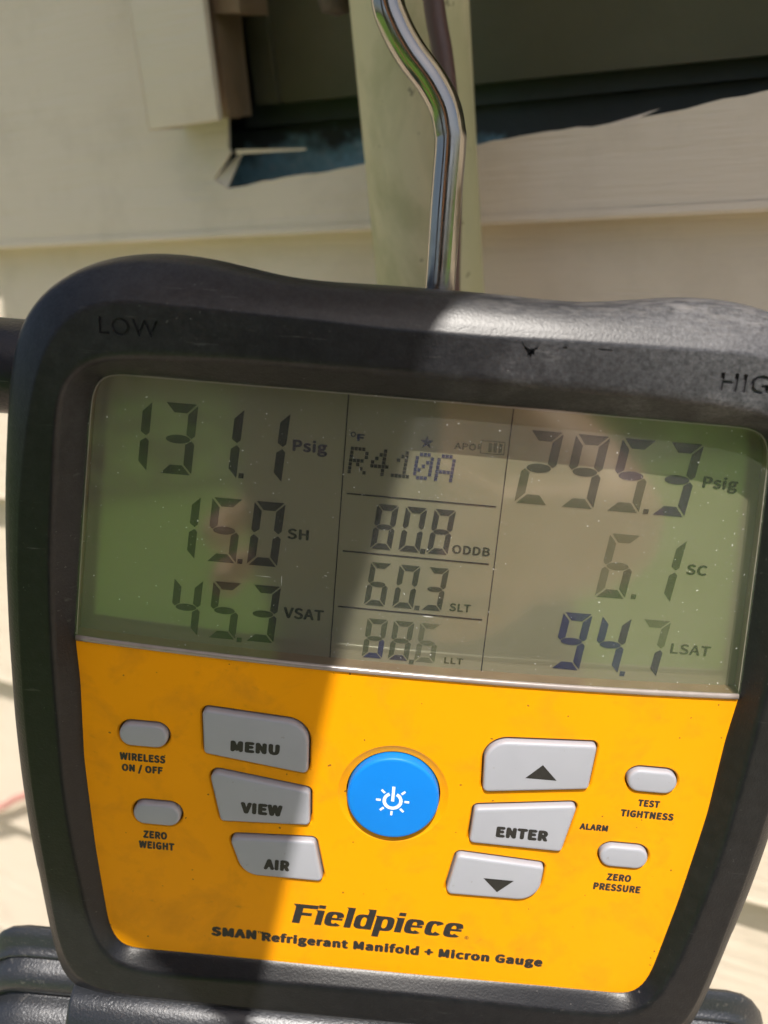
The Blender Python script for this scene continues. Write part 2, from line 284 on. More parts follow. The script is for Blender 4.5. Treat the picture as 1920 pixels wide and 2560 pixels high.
sp_ = N(t, 'SeparateXYZ'); t.links.new(c, sp_.inputs[0])
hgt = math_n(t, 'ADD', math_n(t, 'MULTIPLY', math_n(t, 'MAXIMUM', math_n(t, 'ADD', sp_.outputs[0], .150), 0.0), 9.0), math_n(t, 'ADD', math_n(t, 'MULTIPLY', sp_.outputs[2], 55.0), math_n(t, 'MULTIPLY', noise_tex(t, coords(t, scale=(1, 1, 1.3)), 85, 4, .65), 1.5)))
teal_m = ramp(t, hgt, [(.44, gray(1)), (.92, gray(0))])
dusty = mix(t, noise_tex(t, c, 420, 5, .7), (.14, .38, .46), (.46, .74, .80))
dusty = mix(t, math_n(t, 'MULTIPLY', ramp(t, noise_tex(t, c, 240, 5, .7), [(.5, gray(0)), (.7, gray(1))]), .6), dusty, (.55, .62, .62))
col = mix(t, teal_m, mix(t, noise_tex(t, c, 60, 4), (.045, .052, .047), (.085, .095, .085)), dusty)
t.links.new(col, p.inputs['Base Color']); setp(p, rough=.75); bump(t, p, noise_tex(t, c, 300, 4), .0006, .6); M['teal'] = m
m, t, p = mat('painted_pipe'); c = coords(t)
edge = ramp(t, noise_tex(t, coords(t, scale=(1, 1, .55)), 30, 6, .6, .6), [(.44, gray(0)), (.58, gray(1))])
col = mix(t, edge, (.52, .49, .28), (.68, .62, .39))
patch = ramp(t, noise_tex(t, coords(t, scale=(1, 1, .6)), 17, 4, .5, .3), [(.52, gray(0)), (.62, gray(1))])
col = mix(t, math_n(t, 'MULTIPLY', patch, .65), col, (.43, .43, .26))
sp = ramp(t, noise_tex(t, c, 240, 3), [(.68, gray(0)), (.72, gray(1))])
col = mix(t, math_n(t, 'MULTIPLY', sp, .6), col, (.10, .085, .06))
t.links.new(col, p.inputs['Base Color']); setp(p, rough=.62, spec=.3); bump(t, p, edge, .0003, .5, None); M['pipe'] = m
m, t, p = mat('cable_brown'); setp(p, (.105, .060, .055), .4); M['cable'] = m
m, t, p = mat('wire_red'); setp(p, (.66, .30, .26), .5); M['wire'] = m

# surroundings seen only as reflections and shade
m, t, p = mat('lawn'); c = coords(t)
col = mix(t, noise_tex(t, c, 3, 6, .7), (.085, .175, .026), (.15, .28, .05))
t.links.new(col, p.inputs['Base Color']); setp(p, rough=.9, spec=.1); bump(t, p, noise_tex(t, c, 60, 4), .02, .8); M['lawn'] = m
M['bounce_bed'] = plain('bounce_gravel', (.40, .33, .25), (.54, .45, .35), .9, 90, .004)
def cloth(name, a, b):
    m, t, p = mat(name); c = coords(t); t.links.new(mix(t, noise_tex(t, c, 40, 5), a, b), p.inputs['Base Color']); setp(p, rough=.9, spec=.1)
    bump(t, p, noise_tex(t, c, 1200, 2), .0004, .5); return m
M['skin'] = plain('skin', (.50, .29, .20), (.58, .35, .25), .5, 40, .0002)
M['shirt'] = cloth('shirt', (.055, .058, .060), (.075, .078, .078))
M['jeans'] = cloth('jeans', (.03, .045, .08), (.05, .07, .11))
M['straw'] = cloth('straw', (.50, .38, .20), (.62, .48, .28))
M['phone'] = plain('phone_glass', (.02, .025, .035), (.03, .035, .045), .15, 30, .0)
M['leaf'] = plain('leaf', (.020, .045, .012), (.05, .095, .025), .6, 12, .0)

# ------------------------------------------------------------------ mesh helpers
def obj(name, verts, faces, m, parent=None, smooth=False):
    me = bpy.data.meshes.new(name); me.from_pydata([tuple(v) for v in verts], [], faces)
    me.update()
    bm = bmesh.new(); bm.from_mesh(me); bmesh.ops.recalc_face_normals(bm, faces=bm.faces); bm.to_mesh(me); bm.free()
    if smooth:
        for f in me.polygons: f.use_smooth = True
    o = bpy.data.objects.new(name, me); COL.objects.link(o)
    if m is not None: me.materials.append(m)
    if parent is not None: o.parent = parent
    return o
def empty(name, mtx=None):
    o = bpy.data.objects.new(name, None); COL.objects.link(o); o.empty_display_size = .02
    if mtx is not None: o.matrix_world = mtx
    return o
def tag(o, label, cat, group=None, kind=None):
    if label: o['label'] = label
    if cat: o['category'] = cat
    if group: o['group'] = group
    if kind: o['kind'] = kind
    return o
def mmv(v): return tuple(a * MM for a in v)
def smooth_angle(o, deg=35):
    bm = bmesh.new(); bm.from_mesh(o.data)
    for f in bm.faces: f.smooth = True
    for e in bm.edges:
        e.smooth = not (len(e.link_faces) == 2 and e.calc_face_angle(0) > RAD(deg))
    bm.to_mesh(o.data); bm.free()
def loft(name, rings, m, parent=None, smooth=True, closed_u=True, cap0=False, cap1=False, wrap=False):
    n = len(rings[0]); v = [p for r in rings for p in r]; f = []
    R_ = len(rings)
    for i in range(R_ if wrap else R_ - 1):
        a, b = i * n, ((i + 1) % R_) * n
        for j in range(n if closed_u else n - 1):
            k = (j + 1) % n
            f.append((a + j, a + k, b + k, b + j))
    if cap0: f.append(tuple(range(n - 1, -1, -1)))
    if cap1: f.append(tuple((R_ - 1) * n + j for j in range(n)))
    return obj(name, v, f, m, parent, smooth)
def tube(name, pts, rad, m, parent=None, n=20, taper=None):
    pts = [Vector(p) for p in pts]; rings = []; up = Vector((0.13, .2, .97))
    for i, p in enumerate(pts):
        d = (pts[min(i + 1, len(pts) - 1)] - pts[max(i - 1, 0)]).normalized()
        x = d.cross(up).normalized() if i == 0 else (x - d * x.dot(d)).normalized()
        y = d.cross(x)
        r = rad if taper is None else rad * taper(i / (len(pts) - 1))
        rings.append([p + (x * math.cos(a) + y * math.sin(a)) * r for a in [2 * math.pi * k / n for k in range(n)]])
    return loft(name, rings, m, parent, True, True, True, True)
def catmull(pts, k=8):
    P = [Vector(p) for p in pts]; P = [P[0] * 2 - P[1]] + P + [P[-1] * 2 - P[-2]]; o = []
    for i in range(1, len(P) - 2):
        for j in range(k):
            s = j / k; a, b, c, d = P[i - 1:i + 3]
            o.append(.5 * ((2 * b) + (c - a) * s + (2 * a - 5 * b + 4 * c - d) * s * s + (3 * b - a - 3 * c + d) * s ** 3))
    return o + [P[-2]]
def prism(name, poly, z0, z1, m, parent=None, to3=None):
    """extruded polygon (mm); to3 maps (x, y, z) to local metres"""
    to3 = to3 or (lambda x, y, z: (x * MM, y * MM, z * MM))
    n = len(poly)
    v = [to3(x, y, z0) for x, y in poly] + [to3(x, y, z1) for x, y in poly]
    tri = tessellate_polygon([[Vector((x, y, 0)) for x, y in poly]])
    f = [tuple(a) for a in tri] + [tuple(n + i for i in reversed(a)) for a in tri] + [(i, (i + 1) % n, n + (i + 1) % n, n + i) for i in range(n)]
    return obj(name, v, f, m, parent)
def evaluated_mesh(o):
    dg = bpy.context.evaluated_depsgraph_get(); dg.update()
    return bpy.data.meshes.new_from_object(o.evaluated_get(dg))
def boolean(o, cutters):
    for c in cutters:
        md = o.modifiers.new('b', 'BOOLEAN'); md.operation = 'DIFFERENCE'; md.solver = 'EXACT'; md.object = c
    me = evaluated_mesh(o); mats = [m_ for m_ in o.data.materials]
    o.modifiers.clear(); old = o.data; o.data = me; bpy.data.meshes.remove(old)
    for c in cutters:
        cme = c.data; bpy.data.objects.remove(c); bpy.data.meshes.remove(cme)
try:
    import os
    FACE = bpy.data.fonts.load(os.path.join(bpy.utils.system_resource('DATAFILES', path='fonts'), 'Noto Sans CJK Regular.woff2'))
except Exception:
    FACE = None
def text_mesh(s, shear=0.0, spacing=1.0, extrude=0.0, face=None, offset=0.0):
    cu = bpy.data.curves.new('t', 'FONT'); cu.body = s; cu.size = 1.0; cu.shear = shear; cu.offset = offset
    if face is not None: cu.font = face
    cu.space_character = spacing; cu.extrude = extrude; cu.resolution_u = 3
    to = bpy.data.objects.new('t', cu); COL.objects.link(to)
    me = evaluated_mesh(to)
    bpy.data.objects.remove(to); bpy.data.curves.remove(cu)
    return me
_cap = []
def lettering(d, z, m, parent, bold=.03, shear=0.0, spacing=1.0, thick=.02, name='lettering'):
    """flat print; the weight comes from copies of the thin face laid over each other in a small disc"""
    if not _cap:
        hm = text_mesh('H', face=FACE); _cap.append(max(v.co.y for v in hm.vertices)); bpy.data.meshes.remove(hm)
    src = text_mesh(d['s'], shear, spacing + bold * 2.2, 0, FACE)
    vs_ = [v.co.copy() for v in src.vertices]; fs_ = [tuple(f.vertices) for f in src.polygons]; bpy.data.meshes.remove(src)
    sh = [(0, 0)]
    if bold > 0:
        for r_ in ([bold] if bold < .03 else [bold * .5, bold]):
            k_ = 8 if r_ < .04 else 12
            sh += [(r_ * math.cos(2 * math.pi * i / k_), r_ * .8 * math.sin(2 * math.pi * i / k_)) for i in range(k_)]
    x0, x1 = min(v.x for v in vs_) - bold, max(v.x for v in vs_) + bold
    sy = d['h'] / (_cap[0] + bold * 1.6); sx = d['w'] / (x1 - x0)
    V_, F_ = [], []
    for k, (dx, dy) in enumerate(sh):
        b_ = len(V_)
        V_ += [((d['x'] + (v.x + dx - x0) * sx) * MM, (d['y'] + (v.y + dy + bold * .8) * sy) * MM, (z + thick + .0015 * k) * MM) for v in vs_]
        F_ += [tuple(b_ + i for i in f) for f in fs_]
    me = bpy.data.meshes.new(name); me.from_pydata(V_, [], F_); me.update()
    o = bpy.data.objects.new(name, me); COL.objects.link(o)
    if m is not None: me.materials.append(m)
    o.parent = parent
    return o
def cutter_text(d, z0, z1, off=0.0, spacing=1.08):
    me = text_mesh(d['s'], 0, spacing, .5, None, off)
    x0, x1 = min(v.co.x for v in me.vertices), max(v.co.x for v in me.vertices); yh = max(v.co.y for v in me.vertices)
    for v in me.vertices: v.co = ((d['x'] + (v.co.x - x0) / (x1 - x0) * d['w']) * MM, (d['y'] + v.co.y / yh * d['h']) * MM, (z0 + (z1 - z0) * (v.co.z + .5)) * MM)
    o = bpy.data.objects.new('cut', me); COL.objects.link(o); o.parent = G; me.materials.clear(); return o

# ==================================================================== THE WALL
D = T['D']; V0 = T['v0']
wallroot = empty('house_wall', Matrix.Translation((0, D * MM, ZC)))
tag(wallroot, 'beige lapped vinyl siding wall with a ragged dark hole cut in it', 'wall')
def W3(x, v, out): return (x * MM, -out * MM, v * MM)         # wall mm -> local metres
X0, X1 = -1500, 900
LAP = 127.0; BUTT = 12.0
def face_out(v, vb): return -BUTT * (v - vb) / LAP
lip = [(3.2, 0), (1.2, .25), (.2, -.3), (0, -1.2), (.1, -BUTT - 2)]
for n in range(-5, 8):
    vb = V0 - n * LAP
    if n == 0: continue
    prof = [(LAP + 6, -BUTT - .6)] + [(a, b + (face_out(vb + a, vb) if i == 0 else 0)) for i, (a, b) in enumerate(lip)]
    rings = []
    xs = [X0, X0 * .6, -300, 0, 300, X1]
    for a, b in prof: rings.append([W3(x, vb + a, b) for x in xs])
    for a, b in reversed(prof): rings.append([W3(x, vb + a + (.9 if a < 2 else 0), b - 1.3 if b > -BUTT - 1.9 or a > 50 else b - .6) for x in xs])
    o = loft('siding_board', rings, M['siding'], wallroot, False, False, wrap=True)
# the torn board
vb = V0
cut = T['cut'][::-1]                                   # left to right
top = vb + LAP + 6
hole = [(-209.5, top)] + [tuple(c) for c in cut]
rnd = random.Random(4); rag = []
for (ax, ay), (bx, by) in zip(hole, hole[1:]):
    rag.append((ax, ay)); L_ = math.hypot(bx - ax, by - ay)
    if L_ > 9 and ay < 20 and by < 20:
        k = int(L_ / 4)
        for i in range(1, k):
            s = i / k; rag.append((ax + (bx - ax) * s, ay + (by - ay) * s + rnd.uniform(-.35, .35)))
rag.append(hole[-1])
rag += [(10, 4.5), (60, 7), (95, 9), (110, 20), (112, top)]
polyb = [(X0, vb + 3.2), (X1, vb + 3.2), (X1, top)] + rag[::-1] + [(X0, top)]
nb = len(polyb)
front = [W3(x, v, face_out(v, vb)) for x, v in polyb]; back = [W3(x, v, face_out(v, vb) - 1.4) for x, v in polyb]
tri = tessellate_polygon([[Vector((x, v, 0)) for x, v in polyb]])
fs = [tuple(a) for a in tri] + [tuple(nb + i for i in reversed(a)) for a in tri] + [(i, (i + 1) % nb, nb + (i + 1) % nb, nb + i) for i in range(1, nb)]
vv = front + back
base = len(vv)
for a, b in lip:
    vv += [W3(X0, vb + a, b - (face_out(vb + 3.2, vb) if False else 0)), W3(X1, vb + a, b)]
for i in range(len(lip) - 1):
    fs.append((base + 2 * i, base + 2 * i + 1, base + 2 * i + 3, base + 2 * i + 2))
obj('siding_board', vv, fs, M['siding'], wallroot)['label'] = 'siding board with a ragged cut-out'
# curled slivers left by the cut, and the bent corner
def thick_tri(name, pts3, m, parent, nrm=(0, -.0006, 0)):
    n_ = len(pts3); a = [Vector(p) for p in pts3]; b = [p - Vector(nrm) for p in a]
    return obj(name, a + b, [tuple(range(n_)), tuple(range(2 * n_ - 1, n_ - 1, -1))] + [(i, (i + 1) % n_, n_ + (i + 1) % n_, n_ + i) for i in range(n_)], m, parent)
sl = T['sliver']
thick_tri('torn_sliver', [W3(sl[0][0][0], sl[0][0][1], -3), W3(sl[0][1][0], sl[0][1][1], -9), W3(sl[0][2][0], sl[0][2][1], -9), W3(sl[0][3][0], sl[0][3][1], -3)], M['siding'], wallroot)
thick_tri('torn_sliver', [W3(sl[1][0][0] - 3, sl[1][0][1] - .5, -2.6), W3(sl[1][1][0], sl[1][1][1] - .2, -4), W3(sl[1][2][0], sl[1][2][1] - .5, -3)], M['siding'], wallroot)
thick_tri('torn_flap', [W3(-224.4, -8.1, -2.6), W3(-218.4, -12.2, -1.6), W3(-213.6, .9, -9.5)], M['siding'], wallroot)
# inside the hole: sheathing boards with a step, backing, patch of teal wrap
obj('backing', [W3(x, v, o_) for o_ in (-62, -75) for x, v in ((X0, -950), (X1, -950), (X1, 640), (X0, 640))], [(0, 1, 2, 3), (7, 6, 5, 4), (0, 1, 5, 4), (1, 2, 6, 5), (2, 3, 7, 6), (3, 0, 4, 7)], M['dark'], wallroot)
st = T['step']
def slab(name, poly, o0, o1, m):
    return prism(name, poly, o0, o1, m, wallroot, lambda x, y, z: W3(x, y, z))
slab('sheathing_board', [(-206, 15.4), (-40, 11), (140, 9), (140, 150), (-206, 150)], -46, -27, M['olive'])
slab('sheathing_board', [(-216, 16.2), (-206.4, 15.5), (-206.4, 150), (-216, 150)], -46, -24.5, M['olive'])
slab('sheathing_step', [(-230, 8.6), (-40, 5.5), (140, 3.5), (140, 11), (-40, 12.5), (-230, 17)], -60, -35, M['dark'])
wr = random.Random(8)
teal = [(-262, -40), (-262, 9)] + [(-255 + 8 * i, 8.2 - .028 * i * 1.4 + wr.uniform(-.5, .5)) for i in range(48)] + [(130, -40)]
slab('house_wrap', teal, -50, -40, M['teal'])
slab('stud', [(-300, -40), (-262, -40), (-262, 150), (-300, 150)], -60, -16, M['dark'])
# trim piece hanging at the left of the hole
tr_ = empty('trim_channel', Matrix.Translation((-218 * MM, (D - 6) * MM, ZC + .011)))
tag(tr_, 'short beige vinyl trim channel hanging left of the dark hole', 'trim')
def tprism(name, poly, o0, o1, m):
    o = prism(name, poly, o0, o1, m, tr_, lambda x, y, z: ((x + 218) * MM, -(z - 6) * MM, (y - 11) * MM))
    bm = bmesh.new(); bm.from_mesh(o.data); bmesh.ops.bevel(bm, geom=[e for e in bm.edges if e.calc_face_angle(0) > .6], offset=.0011, segments=2, affect='EDGES', profile=.6); bm.to_mesh(o.data); bm.free(); smooth_angle(o, 30)
    return o
tprism('channel_face', [(-235.6, 10.4), (-203.6, 10.6), (-200.8, 80), (-233, 80)], 12.8, 16, M['trim'])
tprism('channel_side', [(-235.9, 10.2), (-234.0, 10.2), (-231.4, 80), (-233.3, 80)], -3, 16.4, M['trim'])
tprism('channel_side', [(-209.2, 11.4), (-206.8, 11.2), (-204.1, 80), (-206.5, 80)], -3, 5.5, M['wood'])  # vinyl side in shade: its shadow tone is painted with the brown colour
bl = empty('wood_block', Matrix.Translation((-197 * MM, (D - 4) * MM, ZC + .043)))
o = prism('wood_block_end', [(-7.5, 0), (3, -1.2), (4, 30), (-7, 30)], -12, 4, M['wood'], bl)
o.data.transform(Matrix(((1, 0, 0, 0), (0, 0, -1, 0), (0, 1, 0, 0), (0, 0, 0, 1))))
o2 = prism('wood_strip', [(-17.5, -31), (-14.2, -31), (-11.5, 30), (-15, 30)], -18, -5, M['wood'], bl)
o2.data.transform(Matrix(((1, 0, 0, 0), (0, 0, -1, 0), (0, 1, 0, 0), (0, 0, 0, 1))))
tag(bl, 'bare brown wood strip and block edge beside the hole at the top', 'wood')

# ==================================================================== PIPE, CABLE, WIRE
PX, PO, PR = -127.6, 18.0, 17.0
pr = empty('drain_pipe', Matrix.Translation((PX * MM, (D - PO) * MM, ZC - .9)))
tag(pr, 'vertical pipe with blotchy flaking olive and beige paint in front of the hole', 'pipe')
rings = []
prng = random.Random(2)
for i in range(60):
    z = -.05 + 1.25 * i / 59
    rings.append([(PR * MM * math.cos(a), PR * MM * math.sin(a), z) for a in [2 * math.pi * k / 48 for k in range(48)]])
loft('pipe_body', rings, M['pipe'], pr, True, True, False, True)
cl = tube('pipe_clamp', [(-.024, -.003, .939), (-.022, -.004, .939), (-.0165, -.006, .939)], .0052, M['brown_fit'], pr, 6)
cp = [(x, v) for x, v in T['cable']]
pts = [W3(x, v, 39) for x, v in [(-112.5, 120), (-111.3, 60)] + cp + [(-112.5, -80), (-113, -160), (-118, -400), (-140, -700), (-200, -890)]]
co = tube('cable', catmull(pts, 6), .0028, M['cable'], None, 14); co.matrix_world = wallroot.matrix_world.copy()
tag(co, 'thin brown cable running down the front of the painted pipe', 'cable')
(wx, wv), (wx2, wv2) = T['wire']
dx, dv = wx2 - wx, wv2 - wv
wp = [W3(wx - 6 * dx, wv - 3.0 * dv, 5), W3(wx - 3 * dx, wv - 2.4 * dv, 6), W3(wx, wv, 6), W3(wx2, wv2, 6), W3(wx + 3 * dx, wv + 2.6 * dv, 6), W3(wx + 7 * dx, wv + 4.2 * dv, 8), W3(wx + 11 * dx, wv + 3 * dv, 8)]
wo = tube('thermostat_wire', catmull(wp, 8), .0024, M['wire'], None, 10); wo.matrix_world = wallroot.matrix_world.copy()
tag(wo, 'thin pinkish red wire crossing the sunlit siding at the lower left', 'wire')

# ==================================================================== THE GAUGE
A_ = T['dev_axes']; dm_ = Matrix(A_).to_4x4(); o_ = T['dev_o']; dm_.translation = (o_[0] * MM, o_[1] * MM, o_[2] * MM + ZC)
G = empty('manifold_gauge', dm_)
tag(G, 'yellow and black digital refrigerant manifold gauge hanging half in shade', 'gauge')
CV = 25.0
def half_to_polar(pts):
    """half outline -> (angle, radius, z), straight runs resampled in the plane of the face"""
    full = [(-pts[0][0], pts[0][1], pts[0][2])] + list(pts) + [(-pts[-1][0], pts[-1][1], pts[-1][2])]
    q = []
    for a, c in zip(full, full[1:]):
        k = max(1, int(math.hypot(c[0] - a[0], c[1] - a[1]) / .6))
        for i in range(k):
            s = i / k; u, v, z = (a[n_] + (c[n_] - a[n_]) * s for n_ in range(3))
            if u <= .5:
                th = math.atan2(-u, v - CV)
                if th < -1.6: th += 2 * math.pi
                q.append((th, math.hypot(u, v - CV), z))
    q.sort(); return q
def polar_at(q, th):
    lo, hi = 0, len(q) - 1
    if th <= q[0][0]: return list(q[0][1:])
    if th >= q[-1][0]: return list(q[-1][1:])
    while hi - lo > 1:
        m_ = (lo + hi) // 2
        if q[m_][0] <= th: lo = m_
        else: hi = m_
    s = (th - q[lo][0]) / max(1e-9, q[hi][0] - q[lo][0])
    return [q[lo][k] + (q[hi][k] - q[lo][k]) * s for k in (1, 2)]
PQ = {k: half_to_polar(T[k]) for k in 'SRFI'}
NTH = 440
def loop_at(k, j):
    th = 2 * math.pi * j / NTH
    t_ = th if th <= math.pi else 2 * math.pi - th
    return th, polar_at(PQ[k], t_)
raw = {k: [loop_at(k, j)[1] for j in range(NTH)] for k in 'SRFI'}
def blur(vals, w_):
    n = len(vals); r_ = range(-w_, w_ + 1); ks = [math.exp(-(i / (w_ * .6)) ** 2) for i in r_]; sm_ = sum(ks)
    return [[sum(vals[(i + d) % n][c] * k_ for d, k_ in zip(r_, ks)) / sm_ for c in (0, 1)] for i in range(n)]
for k, w_ in (('S', 8), ('R', 8), ('F', 7), ('I', 3)): raw[k] = blur(raw[k], w_)
def chaikin(P, it=2):
    for _ in range(it):
        Q = [P[0]]
        for a, b in zip(P, P[1:]):
            Q += [(a[0] * .75 + b[0] * .25, a[1] * .75 + b[1] * .25), (a[0] * .25 + b[0] * .75, a[1] * .25 + b[1] * .75)]
        P = Q + [P[-1]]
    return P
def lerp2(a, b, s): return (a[0] + (b[0] - a[0]) * s, a[1] + (b[1] - a[1]) * s)
cols = []
for j in range(NTH):
    th = 2 * math.pi * j / NTH
    S_, R_, F_, I_ = (tuple(raw[k][j]) for k in 'SRFI')
    I_ = (I_[0], 0.0)
    S_ = (S_[0] - .95 * min(1, 1 - max(0, math.cos(th))), S_[1])
    dr = S_[0] - R_[0]
    m1 = (R_[0] + .32 * dr, R_[1] - .16 * dr); m2 = (R_[0] + .66 * dr, R_[1] - .38 * dr); m3 = (R_[0] + .96 * dr, R_[1] - .66 * dr)
    if S_[1] > m3[1] - 1: m3 = (R_[0] + .92 * dr, (m2[1] + S_[1]) / 2)
    prof = [(I_[0] + 1.9, -6.6), (S_[0] - 10, -42), (S_[0] - 4, -42), (S_[0] - .8, S_[1] - 9), S_, m3, m2, m1, lerp2(R_, m1, .35), R_, lerp2(R_, F_, .12), lerp2(R_, F_, .35), lerp2(R_, F_, .72), F_, lerp2(F_, I_, .3), lerp2(F_, I_, .97), (I_[0] - .02, -.55), (I_[0] + 1.3, -1.6), (I_[0] + 1.9, -6.6)]
    head_, tail_ = prof[:3], prof[3:]
    cols.append((th, head_ + chaikin(tail_, 2)))
nr = len(cols[0][1])
rings = [[(-math.sin(th) * pr_[i][0] * MM, (CV + math.cos(th) * pr_[i][0]) * MM, pr_[i][1] * MM) for th, pr_ in cols] for i in range(nr)]
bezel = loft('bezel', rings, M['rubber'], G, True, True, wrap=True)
# moulded-in words LOW and HIGH cut into the bezel, and the gouge
hi = T['high']; hi4 = dict(hi); hi4['s'] = 'HIGH'; hi4['w'] = hi['w'] * 1.36
cuts = [cutter_text(T['low'], 5.95, 9, .006), cutter_text(hi4, 5.7, 9, .018)]
gx, gy = 16.0, 94.4
rg = random.Random(11)
def gouge(pts, z0, z1, tilt):
    n_ = len(pts); gx, gy = (sum(p_[i] for p_ in pts) / n_ for i in (0, 1)); v = [(x * MM, y * MM, z1 * MM) for x, y in pts] + [((gx + (x - gx) * .45) * MM, (gy - .3 + (y - gy) * .45) * MM, z0 * MM) for x, y in pts]
    return obj('cut', v, [tuple(range(n_)), tuple(range(2 * n_ - 1, n_ - 1, -1))] + [(i, (i + 1) % n_, n_ + (i + 1) % n_, n_ + i) for i in range(n_)], None, G)
cuts.append(gouge([(12.7, 97.2), (14.3, 95.6), (15.5, 95.1), (16.3, 95.3), (18.2, 96.0), (16.9, 94.7), (17.0, 93.4), (16.3, 93.8), (16.1, 92.3), (15.6, 93.4), (15.0, 92.6), (15.0, 94.0), (14.1, 94.9)], 4.7, 11, 0))
cuts.append(gouge([(20.2, 95.6), (21.6, 95.9), (22.2, 95.5), (21.2, 95.3)], 5.6, 9, 0)); cuts.append(gouge([(25.5, 95.9), (29.5, 96.1), (30.5, 95.7), (27, 95.5)], 5.9, 9, 0))
for c in cuts:
    bmc = bmesh.new(); bmc.from_mesh(c.data); bmesh.ops.remove_doubles(bmc, verts=bmc.verts, dist=1e-7); bmesh.ops.recalc_face_normals(bmc, faces=bmc.faces); bmc.to_mesh(c.data); bmc.free()
boolean(bezel, cuts)
smooth_angle(bezel, 40)
if not bezel.data.materials: bezel.data.materials.append(M['rubber'])

# face panel with openings for the keys
def loopI(j):
    th = 2 * math.pi * j / NTH; r_ = raw['I'][j][0]; return (-math.sin(th) * r_, CV + math.cos(th) * r_)
def scr_bottom(u): return 28.75 + 1.75 * (u / 65.3) ** 2
panel_poly = [loopI(j) for j in range(NTH)]
def grow(poly, d):
    n_ = len(poly); out_ = []
    area = sum(poly[i][0] * poly[(i + 1) % n_][1] - poly[(i + 1) % n_][0] * poly[i][1] for i in range(n_))
    sg = 1 if area > 0 else -1
    for i in range(n_):
        a, b = poly[i - 1], poly[(i + 1) % n_]; tx, ty = b[0] - a[0], b[1] - a[1]; l_ = math.hypot(tx, ty) or 1
        out_.append((poly[i][0] + sg * ty / l_ * d, poly[i][1] - sg * tx / l_ * d))
    return out_
low_part = [p_ for p_ in panel_poly if p_[1] < scr_bottom(p_[0]) - .4]
low_part.sort(key=lambda p_: math.atan2(p_[0], -(p_[1] - CV)))
low_part = [(u * 1.008, CV + (v - CV) * 1.008) for u, v in low_part]
arc = [(65.2 - 130.4 * i / 40, scr_bottom(65.2 - 130.4 * i / 40) - .05) for i in range(41)]
pp = low_part + arc
panel = prism('face_panel', pp, -3.2, 0.0, M['yellow'], G)
def rounded(poly, k=7):
    n_ = len(poly); out_ = []
    for i in range(n_):
        p0, p1, p2 = Vector(poly[i - 1][:2]), Vector(poly[i][:2]), Vector(poly[(i + 1) % n_][:2]); r_ = poly[i][2]
        d0, d2 = (p0 - p1).normalized(), (p2 - p1).normalized()
        ang = d0.angle(d2); tl = r_ / math.tan(ang / 2); tl = min(tl, (p0 - p1).length * .62, (p2 - p1).length * .62)
        a, b = p1 + d0 * tl, p1 + d2 * tl
        kk = k * 3 if r_ > 3 else k
        rr = tl * math.tan(ang / 2); cc = p1 + (d0 + d2).normalized() * (rr / math.sin(ang / 2))
        va, vb_ = a - cc, b - cc; w0 = va.angle(vb_)
        for j in range(kk + 1):
            s = j / kk; q = (va * math.sin((1 - s) * w0) + vb_ * math.sin(s * w0)) / math.sin(w0)
            out_.append((cc.x + q.x, cc.y + q.y))
    return out_
outl = {k: rounded([(x, y, max(r_, 1.0)) for x, y, r_ in v]) for k, v in T['btn'].items()}
PILL = [(-51.7, 10.45), (-48.85, -7.93), (51.7, 10.45), (48.85, -7.93)]
for i, (cx, cy) in enumerate(PILL):
    hw, hh = 4.95, 2.55
    outl['PILL%d' % i] = rounded([(cx - hw, cy + hh, hh * .98), (cx + hw, cy + hh, hh * .98), (cx + hw, cy - hh, hh * .98), (cx - hw, cy - hh, hh * .98)], 10)
PWR = (-.05, 1.6); PWRR = 9.45
outl['POWER'] = [(PWR[0] + PWRR * math.cos(a), PWR[1] + PWRR * math.sin(a)) for a in [2 * math.pi * k / 72 for k in range(72)]]
cs = []
for k, ol in outl.items():
    if k == 'POWER': rr = [(2.3, 1.0), (2.1, .1), (1.2, -.42), (.28, -.6), (.28, -5)]
    else: rr = [(1.05, 1.0), (.72, .05), (.36, -.36), (.36, -5)]
    rings = [[(x * MM, y * MM, z * MM) for x, y in grow(ol, g_)] for g_, z in rr]
    cs.append(loft('cut', rings, None, G, False, True, True, True))
boolean(panel, cs); smooth_angle(panel, 25)
if not panel.data.materials: panel.data.materials.append(M['yellow'])
# base board under the keys
prism('key_backing', [(u * .985, CV + (v - CV) * .985) for u, v in pp], -4.4, -3.4, M['black'], G)

def key(name, ol, h, m, dome=.0):
    rr = [(0, -3.3), (0, h - .75), (-.06, h - .42), (-.22, h - .16), (-.46, h - .03), (-.75, h)]
    rings = [[(x * MM, y * MM, z * MM) for x, y in grow(ol, g_)] for g_, z in rr]
    o = loft(name, rings, m, G, True, True, True, True); smooth_angle(o, 50); return o
keys = {}
for k, ol in outl.items():
    if k == 'POWER': keys[k] = key('power_button', ol, 1.55, M['blue']); keys[k]['label'] = 'round blue power button'
    else: keys[k] = key('button', ol, 0.92 if k.startswith('PILL') else 1.08, M['button'])
for k, d in T['btn_text'].items(): lettering(d, 1.082, M['black'], keys[k], .036)
for k, tri_ in T['tri'].items(): prism('arrow_symbol', [tuple(p_) for p_ in tri_], 1.082, 1.11, M['black'], keys[k])
for i, d in enumerate(T['panel_text']): lettering(d, .004, M['black'], panel, .030)
